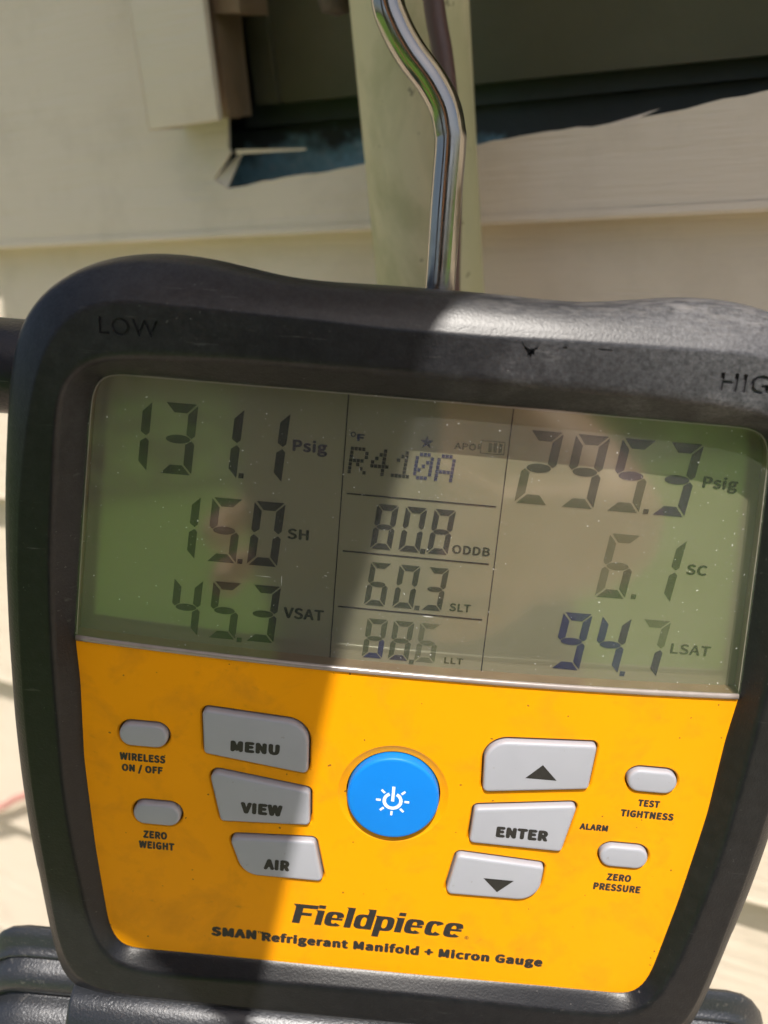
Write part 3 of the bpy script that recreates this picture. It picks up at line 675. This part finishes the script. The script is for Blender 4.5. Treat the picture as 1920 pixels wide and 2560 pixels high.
# power symbol: ring with gap, stroke and rays
pz0, pz1 = 1.553, 1.59
pcx, pcy = -.08, 1.15
ring = []
for rr_, seq in ((2.05, range(0, 41)), (1.36, range(40, -1, -1))):
    for i in seq:
        a = RAD(90 + 26 + (360 - 52) * i / 40); ring.append((pcx + rr_ * math.cos(a), pcy + rr_ * math.sin(a)))
prism('power_symbol', ring, pz0, pz1, M['white'], keys['POWER'])
def barp(x0, y0, x1, y1, w_):
    d = Vector((x1 - x0, y1 - y0)).normalized(); n_ = Vector((-d.y, d.x)) * w_ / 2
    return [(x0 + n_.x, y0 + n_.y), (x0 - n_.x, y0 - n_.y), (x1 - n_.x, y1 - n_.y), (x1 + n_.x, y1 + n_.y)]
prism('power_symbol', barp(pcx, pcy - .1, pcx, pcy + 3.35, .62), pz0, pz1, M['white'], keys['POWER'])
for dg_ in (45, 0, -45, -90, -135, 180, 135):
    a = RAD(dg_); prism('power_symbol', barp(pcx + 2.42 * math.cos(a), pcy + 2.42 * math.sin(a), pcx + 3.4 * math.cos(a), pcy + 3.4 * math.sin(a), .46), pz0, pz1, M['white'], keys['POWER'])
# maker's name and model line
lg = T['logo']
def se(a, w_, h_, n_=3.4):
    c, s = math.cos(a), math.sin(a)
    return (w_ * math.copysign(abs(c) ** (2 / n_), c), h_ * math.copysign(abs(s) ** (2 / n_), s))
def bowl(x, y, w_, h_, tv, th_, a0, a1, k=26):
    o_, i_ = [], []
    for j in range(k + 1):
        a = RAD(a0 + (a1 - a0) * j / k)
        p_ = se(a, w_ / 2, h_ / 2); q_ = se(a, w_ / 2 - tv, h_ / 2 - th_, 2.6)
        o_.append((x + w_ / 2 + p_[0], y + h_ / 2 + p_[1])); i_.append((x + w_ / 2 + q_[0], y + h_ / 2 + q_[1]))
    return [[o_[j], o_[j + 1], i_[j + 1], i_[j]] for j in range(k)]
def rc(x0, y0, x1, y1): return [[(x0, y0), (x1, y0), (x1, y1), (x0, y1)]]
XH, TV, TH = .77, .33, .15
def glyph(ch):
    if ch == 'F': return 1.02, rc(.0, 0, .38, 1.0) + rc(.38, .80, 1.08, 1.0) + rc(.38, .42, .86, .58) + [[(-.16, 1.0), (.02, 1.0), (.02, .84)]]
    if ch == 'i': return .36, rc(.0, 0, .34, XH) + rc(.0, .86, .34, 1.04) + [[(-.10, XH), (.02, XH), (.02, XH - .1)]]
    if ch == 'l': return .36, rc(.0, 0, .34, 1.06) + [[(-.10, 1.06), (.02, 1.06), (.02, .96)]]
    if ch == 'e': return .92, bowl(0, 0, .90, XH, TV, TH, 8, 318) + rc(.30, .33, .86, .45)
    if ch == 'c': return .84, bowl(0, 0, .86, XH, TV, TH, 28, 326)
    if ch == 'd': return .94, bowl(0, 0, .92, XH, TV, TH, 0, 360) + rc(.58, 0, .92, 1.06) + [[(.48, 1.06), (.6, 1.06), (.6, .96)]]
    return .94, bowl(0, 0, .92, XH, TV, TH, 0, 360) + rc(0, -.33, .34, XH) + [[(-.10, XH), (.02, XH), (.02, XH - .1)]]
xc, polys = 0.0, []
for ch in 'Fieldpiece':
    w_, pl_ = glyph(ch); polys += [[(x + xc + .20 * y, y) for x, y in q] for q in pl_]; xc += w_ + .075
sxl = lg['w'] / (xc + .1); LV, LF = [], []
for k, q in enumerate(polys):
    b_ = len(LV); LV += [((lg['x'] + (x + .02) * sxl) * MM, (lg['y'] + y * lg['h']) * MM, (.02 + .0004 * (k % 40)) * MM) for x, y in q]; LF.append(tuple(range(b_, b_ + len(q))))
obj('lettering', LV, LF, M['black'], panel)
lettering(T['sub'][0], .004, M['black'], panel, .036); lettering(T['sub'][1], .004, M['black'], panel, .032)
lettering(dict(s='TM', x=-26.7, w=1.25, y=-36.35, h=.62), .004, M['black'], panel, .02)
reg = [(18.75 + .45 * math.cos(a), -32.4 + .45 * math.sin(a)) for a in [2 * math.pi * k / 20 for k in range(20)]] + [(18.75 + .34 * math.cos(a), -32.4 + .34 * math.sin(a)) for a in [-2 * math.pi * k / 20 for k in range(20)]]
o = obj('lettering', [(x * MM, y * MM, .02 * MM) for x, y in reg], [(i, (i + 1) % 20, 20 + (-(i + 1)) % 20, 20 + (-i) % 20) for i in range(20)], M['black'], panel)
lettering(dict(s='R', x=18.58, w=.36, y=-32.62, h=.44), .004, M['black'], panel, .02)

# ---- display
ZL = -5.0
tray_out = [(u, v) for u, v in [loopI(j) for j in range(NTH)] if v >= scr_bottom(u) - .2]
tray_out.sort(key=lambda p_: math.atan2(p_[0], p_[1] - 0))
scr = [(u * 1.004, v) for u, v in tray_out] + [(65.3 - 130.6 * i / 40, scr_bottom(65.3 - 130.6 * i / 40)) for i in range(1, 40)]
inner = [(u * 1.012, v) for u, v in scr]
rings = [[(x * MM, y * MM, z * MM) for x, y in pl] for pl, z in ((grow(scr, .2), -.5), (scr, -.6), (inner, -1.0), (inner, -2.2), (inner, ZL - .6))]
tray = loft('display_tray', rings, M['tray'], G, False, True, False, False)
disp = prism('display', [(u * 1.010, v - .05 * (v > 60)) for u, v in scr], ZL - 1.2, ZL, M['lcd'], G)
SEG = {'0': 'abcdef', '1': 'bc', '2': 'abged', '3': 'abgcd', '4': 'fgbc', '5': 'afgcd', '6': 'afgedc', '7': 'abc', '8': 'abcdefg', '9': 'abcdfg'}
tt = .265
def seg_poly(s):
    g_ = .035
    if s == 'a': return [(.06, 2), (.96, 2), (.96 - tt, 2 - tt), (.06 + tt, 2 - tt)]
    if s == 'd': return [(.06 + tt, tt), (.96 - tt, tt), (.96, 0), (.06, 0)]
    if s == 'b': return [(1, 1.96), (1, 1.12), (.90, 1.03), (1 - tt, 1.14), (1 - tt, 2 - tt - .03)]
    if s == 'c': return [(.90, .97), (1, .88), (1, .04), (1 - tt, tt + .03), (1 - tt, .86)]
    if s == 'f': return [(0, 1.96), (tt, 2 - tt - .03), (tt, 1.14), (.10, 1.03), (0, 1.12)]
    if s == 'e': return [(.10, .97), (tt, .86), (tt, tt + .03), (0, .04), (0, .88)]
    return [(.5 + .37 * math.cos(a), 1 + .125 * math.sin(a)) for a in [2 * math.pi * k / 14 for k in range(14)]]
def multi_prism(name, polys, z0, z1, m, parent):
    v, f = [], []
    for poly in polys:
        n_ = len(poly); b_ = len(v)
        v += [(x * MM, y * MM, z0 * MM) for x, y in poly] + [(x * MM, y * MM, z1 * MM) for x, y in poly]
        f += [tuple(b_ + i for i in range(n_)), tuple(b_ + n_ + i for i in range(n_ - 1, -1, -1))] + [(b_ + i, b_ + (i + 1) % n_, b_ + n_ + (i + 1) % n_, b_ + n_ + i) for i in range(n_)]
    return obj(name, v, f, m, parent)
IZ0, IZ1 = ZL + .14, ZL + .16
def digit(ch, ru, tv, w_, h_, m, sh=.085, over=None):
    """ru, tv: top right corner"""
    groups = {}
    for s in SEG[ch]:
        mm_ = (over or {}).get(s, m)
        poly = [(ru - w_ + x * w_ - (2 - y) / 2 * h_ * sh, tv - h_ + y / 2 * h_) for x, y in seg_poly(s)]
        groups.setdefault(mm_.name, (mm_, []))[1].append(poly)
    for mm_, pl in groups.values(): multi_prism('digit', pl, IZ0, IZ1, mm_, disp)
I_ = M
def row(chars, ru0, ru1, tv, w_, h_, mats, sh=.085, overs=None):
    n_ = len(chars)
    for i, ch in enumerate(chars):
        digit(ch, ru0 + (ru1 - ru0) * i / (n_ - 1), tv, w_, h_, mats[i], sh, (overs or {}).get(i))
dk, md, gn, ft, bl_, vi = M['ink_dark'], M['ink_mid'], M['ink_green'], M['ink_faint'], M['ink_blue'], M['ink_violet']
row('1311', -51.7, -25.7, 78.2, 6.35, 13.8, [md, md, dk, dk])
row('150', -42.2, -25.8, 60.5, 5.95, 13.2, [md, md, dk])
row('453', -41.4, -25.9, 43.2, 5.7, 12.3, [md, md, dk])
row('808', -4.05, 6.95, 62.0, 4.1, 9.1, [dk, dk, dk])
row('603', -4.4, 6.85, 50.1, 4.1, 9.1, [md, md, md])
row('886', -4.2, 6.4, 38.2, 4.1, 8.6, [gn, gn, ft], .07, {0: {'c': bl_, 'd': bl_}, 1: {'d': vi}, 2: {'d': ft}})
row('2953', 25.3, 51.3, 78.8, 6.35, 14.2, [md, md, vi, vi], overs={0: {'e': gn, 'd': gn}, 1: {'d': gn}, 2: {'d': gn, 'c': gn}})
row('61', 42.7, 51.5, 60.2, 5.9, 13.2, [ft, gn], overs={0: {'d': gn, 'c': gn}})
row('947', 35.9, 51.4, 43.2, 5.7, 12.3, [bl_, bl_, ft], overs={1: {'b': vi}, 2: {'c': vi}})
dmats = [dk, dk, md, dk, md, gn, md, gn, bl_]
for (x, y), m_ in zip(T['dots'], dmats): multi_prism('decimal_point', [[(x - .52, y - .5), (x + .48, y - .5), (x + .55, y + .5), (x - .45, y + .5)]], IZ0, IZ1, m_, disp)
lm_ = [vi, md, md, bl_, M['ink_faint'], md, gn, M['ink_ghost'], md, gn, ft]
for d, m_ in zip(T['lcd_text'], lm_): lettering(d, IZ0, m_, disp, .017, 0, 1.0, .0, name='caption')
deg = [[(-13.75 + r_ * math.cos(a), 75.1 + r_ * math.sin(a)) for a in [2 * math.pi * k / 16 for k in range(16)]] for r_ in (.52, .3)]
obj('caption', [(x * MM, y * MM, IZ1 * MM) for x, y in deg[0] + deg[1]], [(i, (i + 1) % 16, 16 + (i + 1) % 16, 16 + i) for i in range(16)], bl_, disp)
for (a, b) in T['lcd_lines']:
    multi_prism('divider_line', [barp(a[0], a[1], b[0], b[1], .2 if abs(a[0] - b[0]) < 3 else .26)], IZ0, IZ1, M['ink_line'], disp)
# dot matrix refrigerant name
FONT57 = {'R': ['11110', '10001', '10001', '11110', '10100', '10010', '10001'], '4': ['00010', '00110', '01010', '10010', '11111', '00010', '00010'], '1': ['00100', '01100', '10100', '00100', '00100', '00100', '11111'],
          '0': ['01110', '10001', '10011', '10101', '11001', '10001', '01110'], 'A': ['01110', '10001', '10001', '10001', '11111', '10001', '10001']}
FONT57['1'] = ['00010', '00110', '01010', '00010', '00010', '00010', '11111']
for i, ch in enumerate('R410A'):
    polys = []
    for r_, line in enumerate(FONT57[ch]):
        for c_, b in enumerate(line):
            if b == '1':
                x = -14.35 + i * 4.12 + c_ * .71 + (6 - r_) * .055; y = 72.75 - r_ * .76
                polys.append([(x, y - .66), (x + .61, y - .66), (x + .61, y), (x, y)])
    multi_prism('dot_matrix_character', polys, IZ0, IZ1, [M['ink_dark'], M['ink_dark'], M['ink_dark'], bl_, bl_][i], disp)
sx, sy = T['star']
multi_prism('star_icon', [[(sx + (1.35 if k % 2 == 0 else .52) * math.sin(k * math.pi / 5), sy + (1.35 if k % 2 == 0 else .52) * math.cos(k * math.pi / 5)) for k in range(10)]], IZ0, IZ1, bl_, disp)
(bx0, by0), (bx1, by1) = T['batt']
fr_ = [barp(bx0, by0, bx1, by0, .16), barp(bx0, by1, bx1, by1, .16), barp(bx0, by0, bx0, by1, .16), barp(bx1, by0, bx1, by1, .16), [(bx0 - .55, by1 + .7), (bx0 - .12, by1 + .7), (bx0 - .12, by0 - .7), (bx0 - .55, by0 - .7)]]
fr_ += [[(bx1 - .45 - .95 * k - .62, by1 + .3), (bx1 - .45 - .95 * k, by1 + .3), (bx1 - .45 - .95 * k, by0 - .3), (bx1 - .45 - .95 * k - .62, by0 - .3)] for k in range(3)]
multi_prism('battery_icon', fr_, IZ0, IZ1, gn, disp)

# cover: shallow domed sheet with a rolled lower edge
ins = grow(scr, .25)
bmv, bmf = [], []
cen = (0, 56)
K = 12
rings = []
for i in range(K, 0, -1):
    s = i / K
    rings.append([((cen[0] + (x - cen[0]) * s) * MM, (cen[1] + (y - cen[1]) * s) * MM, (.25 + .12 * (1 - s * s)) * MM) for x, y in ins])
cover = loft('display_cover', rings, M['cover'], G, True, True, False, True)
epts = [Vector(((-65.2 + 130.4 * i / 60) * MM, (scr_bottom(-65.2 + 130.4 * i / 60) + .25) * MM, .12 * MM)) for i in range(61)]
er = []
for p_ in epts:
    er.append([(p_.x, p_.y + .62 * MM * math.cos(a), p_.z + .55 * MM * math.sin(a)) for a in [2 * math.pi * k / 14 for k in range(14)]])
loft('cover_edge', er, M['edge'], cover, True, True, True, True)
# thin gasket line of clear plastic round the rest of the cover
gl_ = [p_ for p_ in tray_out if p_[1] > 31.5]
er = []
gp = [Vector((u * .9975 * MM, (CV + (v - CV) * .9985) * MM, .12 * MM)) for u, v in gl_]
for i, p_ in enumerate(gp):
    d = (gp[min(i + 1, len(gp) - 1)] - gp[max(i - 1, 0)]).normalized(); n_ = Vector((-d.y, d.x, 0))
    er.append([p_ + n_ * (.11 * MM * math.cos(a)) + Vector((0, 0, .11 * MM * math.sin(a))) for a in [2 * math.pi * k / 8 for k in range(8)]])
loft('cover_gasket', er, M['edge'], cover, True, True, True, True)

# ---- hook, knobs, manifold
hk = [(x * MM, y * MM, -25 * MM) for x, y in T['hook']]
hk = [(hk[0][0], hk[0][1] - .02, -.025)] + hk + [(-.0152, .160, -.0252), (-.0152, .172, -.027), (-.0148, .186, -.036), (-.014, .190, -.052), (-.0135, .184, -.066), (-.013, .172, -.072)]
hook = tube('hanging_hook', catmull(hk, 10), .00305, M['steel'], G, 28)
def knob(sgn):
    cy, r0 = 79.1, 9.9
    prof = [(sgn * 68, r0 * .9), (sgn * 74, r0), (sgn * 96, r0), (sgn * 97, r0 * 1.02), (sgn * 99, r0 * 1.25), (sgn * 120, r0 * 1.3), (sgn * 124, r0 * 1.2), (sgn * 125, r0 * .6)]
    rings = []
    for u, r_ in prof:
        rings.append([(u * MM, (cy + r_ * math.cos(a)) * MM, (-25 + r_ * math.sin(a)) * MM) for a in [2 * math.pi * k / 48 for k in range(48)]])
    o = loft('valve_knob', rings, M['knob'], G, True, True, True, True); smooth_angle(o, 40); return o
knob(-1); knob(1)
mv = T['man'][0]
def man_body():
    # profile (v, z) from the top rear, over the front, to the bottom rear
    P = [(-93, -40), (-72, -26), (-51.0, -11.6), (-48.6, -9.4), (-50.5, -8.2), (-53.6, -7.8), (-54.6, -6.8), (-55.2, -6.6), (-55.8, -7.2), (-56.3, -7.8), (-57.0, -6.6), (-58.4, -4.9), (-60.6, -4.0), (-63.0, -4.4), (-65.0, -6.2), (-66.0, -7.4), (-66.6, -7.4), (-67.4, -5.0), (-69.5, -2.4), (-73, -.2), (-78, 1.0), (-84, -.5), (-90, -6), (-94, -16), (-94, -34), (-90, -42)]
    P = chaikin(P, 1)
    us = [-1, -.985, -.96, -.93, -.9, -.86] + [-.8 + 1.6 * i / 16 for i in range(17)] + [.86, .9, .93, .96, .985, 1]
    rings = []
    for s in us:
        e = max(0, (abs(s) - .86) / .14); dz = (1 - math.sqrt(max(0, 1 - e * e * .97)))
        rings.append([(s * 95.0 * MM, (v - (v + 95) * dz * .5) * MM, (z - dz * 6) * MM) for v, z in P])
    o = loft('manifold_body', rings, M['cast'], G, True, True, True, True); smooth_angle(o, 60); return o
man_body()
def grip():
    P = [(-54.9, -14), (-55.0, -2), (-55.4, 1.2), (-56.2, 3.2), (-58, 4.9), (-61, 6.2), (-66, 7.2), (-74, 7), (-82, 3), (-86, -8), (-86, -14)]
    P = chaikin(P, 1); rings = []
    for u in (-67.6, -67.3, -66.7, -40, 0, 40, 66.7, 67.3, 67.6):
        e = {67.6: .8, 67.3: .25}.get(abs(u), 0)
        rings.append([(u * MM, (v - (v + 70) * .012 * e) * MM, (z - e) * MM) for v, z in P])
    o = loft('sight_block', rings, M['cast'], G, True, True, True, True); smooth_angle(o, 50); return o
grip()

# ==================================================================== LAWN, PHOTOGRAPHER
lawn = obj('lawn', [(-60, -80, 0), (60, -80, 0), (60, 1.2, 0), (-60, 1.2, 0)], [(0, 1, 2, 3)], M['lawn']); lawn['kind'] = 'structure'
bounce_bed = obj('bounce_gravel_bed', [(-8, -1.15, .004), (8, -1.15, .004), (8, .34, .004), (-8, .34, .004)], [(0, 1, 2, 3)], M['bounce_bed']); bounce_bed['kind'] = 'structure'  # unseen strip added to bounce warm light onto the shaded wall
hr = random.Random(5); hv, hf = [], []
for i in range(9000):
    a = RAD(hr.uniform(-25, 62)); z = hr.uniform(0.05, 2.6) ; d = 8.5 + .7 * noise.noise((a * 6, z * 1.1, 0)) + hr.uniform(-.25, .5) + .5 * (z / 2.6) ** 2
    if z > 2.2 + .5 * noise.noise((a * 9, 3, 1)): continue
    p_ = Vector((d * math.sin(a), -d * math.cos(a), z)); n_ = Vector((hr.uniform(-1, 1), hr.uniform(-1, 1), hr.uniform(-.2, 1))).normalized()
    x = n_.orthogonal().normalized() * hr.uniform(.05, .10); y = n_.cross(x) * .6; b_ = len(hv)
    hv += [p_ - x, p_ + y, p_ + x, p_ - y]; hf.append((b_, b_ + 1, b_ + 2, b_ + 3))
hedge = obj('hedge', hv, hf, M['leaf']); tag(hedge, 'dark leafy hedge across the lawn, mirrored at the top of the display', 'hedge')
AA = Vector((.72522, .68851, 0)); BB = Vector((-.59786, .62973, .49599))
def sunpt(a, b, z):
    """point at height z (mm above the camera) that the sun sees at (a, b) mm"""
    s = (z - b * BB.z) / SUN.z
    q = AA * a + BB * b + SUN * s
    return Vector((q.x, q.y, q.z)) * MM + Vector((0, 0, ZC))
P_ = empty('person', Matrix.Translation((.24, -.54, 0)))
tag(P_, 'person in a dark shirt holding a phone, mirrored in the display, under an added shade-casting straw brim', 'person')
def skin_obj(name, verts, edges, radii, m, sub=2, root=0):
    me = bpy.data.meshes.new(name); me.from_pydata([(x - .24, y + .54, z) for x, y, z in verts], edges, []); me.update()
    o = bpy.data.objects.new(name, me); COL.objects.link(o)
    sk = o.modifiers.new('s', 'SKIN'); sk.use_smooth_shade = True
    for i, r_ in enumerate(radii):
        d = me.skin_vertices[0].data[i]; d.radius = r_ if isinstance(r_, tuple) else (r_, r_); d.use_root = (i == root)
    o.modifiers.new('u', 'SUBSURF').levels = sub
    nm = evaluated_mesh(o); o.modifiers.clear(); old = o.data; o.data = nm; bpy.data.meshes.remove(old); nm.materials.clear(); nm.materials.append(m)
    for f in nm.polygons: f.use_smooth = True
    o.parent = P_; return o
V, E, Rr = [], [], []
def add(p, r, link=None):
    V.append(p); Rr.append(r)
    if link is not None: E.append((link, len(V) - 1))
    return len(V) - 1
pel = add((.24, -.53, .93), .12)
w1 = add((.13, -.46, 1.07), .115, pel); ch = add((-.02, -.37, 1.22), .13, w1); nk0 = add((-.11, -.285, 1.36), .075, ch)
nk = add((-.075, -.20, 1.42), .047, nk0); hd0 = add((-.035, -.12, 1.465), .06, nk); hd = add((-.005, -.075, 1.51), .085, hd0); hd2 = add((.0, -.06, 1.565), .08, hd)
nose = add((.02, .018, 1.478), .012, hd)
for s in (-1, 1): add((-.005 + s * .088, -.085, 1.50), .014, hd)
def limb(sh, el, wr, hand):
    a = add(sh, .055, ch); b = add(el, .043, a); c = add(wr, .027, b); d = add(hand, (.034, .018), c); return d
SHR, ELR, SHL, ELL = (.035, -.33, 1.30), (.15, -.36, 1.04), (-.22, -.33, 1.30), (-.36, -.38, 1.05)
cw = lambda X, Y, Z: tuple(cm @ Vector((X * MM, Y * MM, Z * MM)))
rs = limb(SHR, ELR, cw(105, -158, 62), cw(52, -138, 22))
ls = limb(SHL, ELL, (-.40, -.33, .82), (-.41, -.31, .75))
HIPS = ((1, .33), (-1, .17))
for s, kx in HIPS:
    h = add((kx, -.54, .88), .088, pel); k = add((kx + s * .02, -.53, .5), .062, h); an = add((kx + s * .02, -.57, .1), .042, k); ft_ = add((kx + s * .03, -.50, .04), .045, an); add((kx + s * .04, -.41, .03), .032, ft_)
# fingers curled round the phone
def finger(root, pts, r=.0085):
    i = root
    for j, p_ in enumerate(pts): i = add(p_, r * (1 - .12 * j), i)
for k in range(4):
    y_ = -122 - 25 * k
    if k < 2: finger(rs, [cw(22, y_, 16), cw(-40, y_, 16), cw(-84, y_ + 2, 12), cw(-89, y_ + 3, -1), cw(-78, y_ + 3, -8)], .0105)
    else: finger(rs, [cw(34, y_ + 30, 6), cw(20, y_ + 32, -6), cw(4, y_ + 33, -8)], .0095)
    finger(ls, [(-.40 - .012 * k, -.285 - .012 * k, .71), (-.40 - .012 * k, -.272 - .012 * k, .675), (-.398 - .012 * k, -.278 - .012 * k, .645)])
finger(ls, [(-.385, -.275, .74), (-.375, -.255, .715)], .010)
finger(rs, [cw(30, -118, 26), cw(10, -102, 22), cw(-6, -94, 18)], .011)
skin_obj('body', V, E, Rr, M['skin'])
# shirt and trousers over the body
V, E, Rr = [], [], []
b0 = add((.24, -.535, .90), (.165, .12)); b1 = add((.13, -.46, 1.07), (.16, .12), b0); b2 = add((-.03, -.37, 1.23), (.165, .12), b1); b3 = add((-.115, -.30, 1.335), (.10, .075), b2)
for sh, el, wr in ((SHR, ELR, tuple(Vector(ELR).lerp(Vector(cw(105, -158, 62)), .35))), (SHL, ELL, (-.385, -.35, .92))):
    a = add(sh, .066, b2); c_ = add(el, .054, a); add(wr, .040, c_)
skin_obj('shirt', V, E, Rr, M['shirt'])
V, E, Rr = [], [], []
b0 = add((.24, -.535, .93), (.16, .125))
for s, kx in HIPS:
    h = add((kx, -.54, .82), .098, b0); k = add((kx + s * .02, -.53, .5), .078, h); add((kx + s * .02, -.57, .08), .066, k)
skin_obj('trousers', V, E, Rr, M['jeans'])
# unseen straw brim, added: outline drawn to cast the shade on gauge and wall
SHADE_HAT = [(-12, 33), (-2, 48), (11, 67), (25, 88), (41, 105), (55, 116), (75, 125), (110, 128), (150, 134), (190, 146), (226, 185), (244, 250), (240, 320), (215, 385), (160, 430), (80, 455), (0, 445), (-52, 412), (-76, 365), (-84, 290), (-86, 210), (-82, 140), (-76, 92), (-60, 77), (-46, 68), (-30, 54), (-17, 38)]
hz = lambda b: 430 + min(1, max(0, (b - 33) / 300)) * 190
hc = (0, 215)
def shade_hat_ring(s, up, smooth_in=True):
    o = []
    for a, b in SHADE_HAT:
        aa, bb = hc[0] + (a - hc[0]) * s, hc[1] + (b - hc[1]) * s
        # inner rings become an oval
        if s < .75:
            an = math.atan2(b - hc[1], a - hc[0]); ov = (hc[0] + 92 * math.cos(an), hc[1] + 92 * math.sin(an)); k_ = min(1, (.75 - s) / .2); aa = aa * (1 - k_) + ov[0] * k_; bb = bb * (1 - k_) + ov[1] * k_
        o.append(sunpt(aa, bb, hz(bb) + up) + Vector((-.24, .54, 0)))
    return o
rings = [shade_hat_ring(1, 0), shade_hat_ring(.97, 3), shade_hat_ring(.85, 8), shade_hat_ring(.75, 10), shade_hat_ring(.55, 14)]
top_c = sum(rings[-1], Vector()) / len(rings[-1])
for s, up in ((.97, .05), (.9, .085), (.7, .105), (.35, .11)):
    rings.append([top_c + (p_ - top_c) * s + Vector((0, 0, up)) for p_ in rings[4]])
loft('shade_hat', rings, M['straw'], P_, True, True, False, True)
# phone with the lens at the camera
ph = empty('phone', cm)
tag(ph, 'dark smartphone held up to the gauge, seen only in the reflection', 'phone')
o = prism('phone_body', rounded([(-72, 10, 10), (9, 10, 10), (9, -152, 10), (-72, -152, 10)], 6), 1.5, 9.5, M['phone'], ph)
bpy.context.view_layer.update()
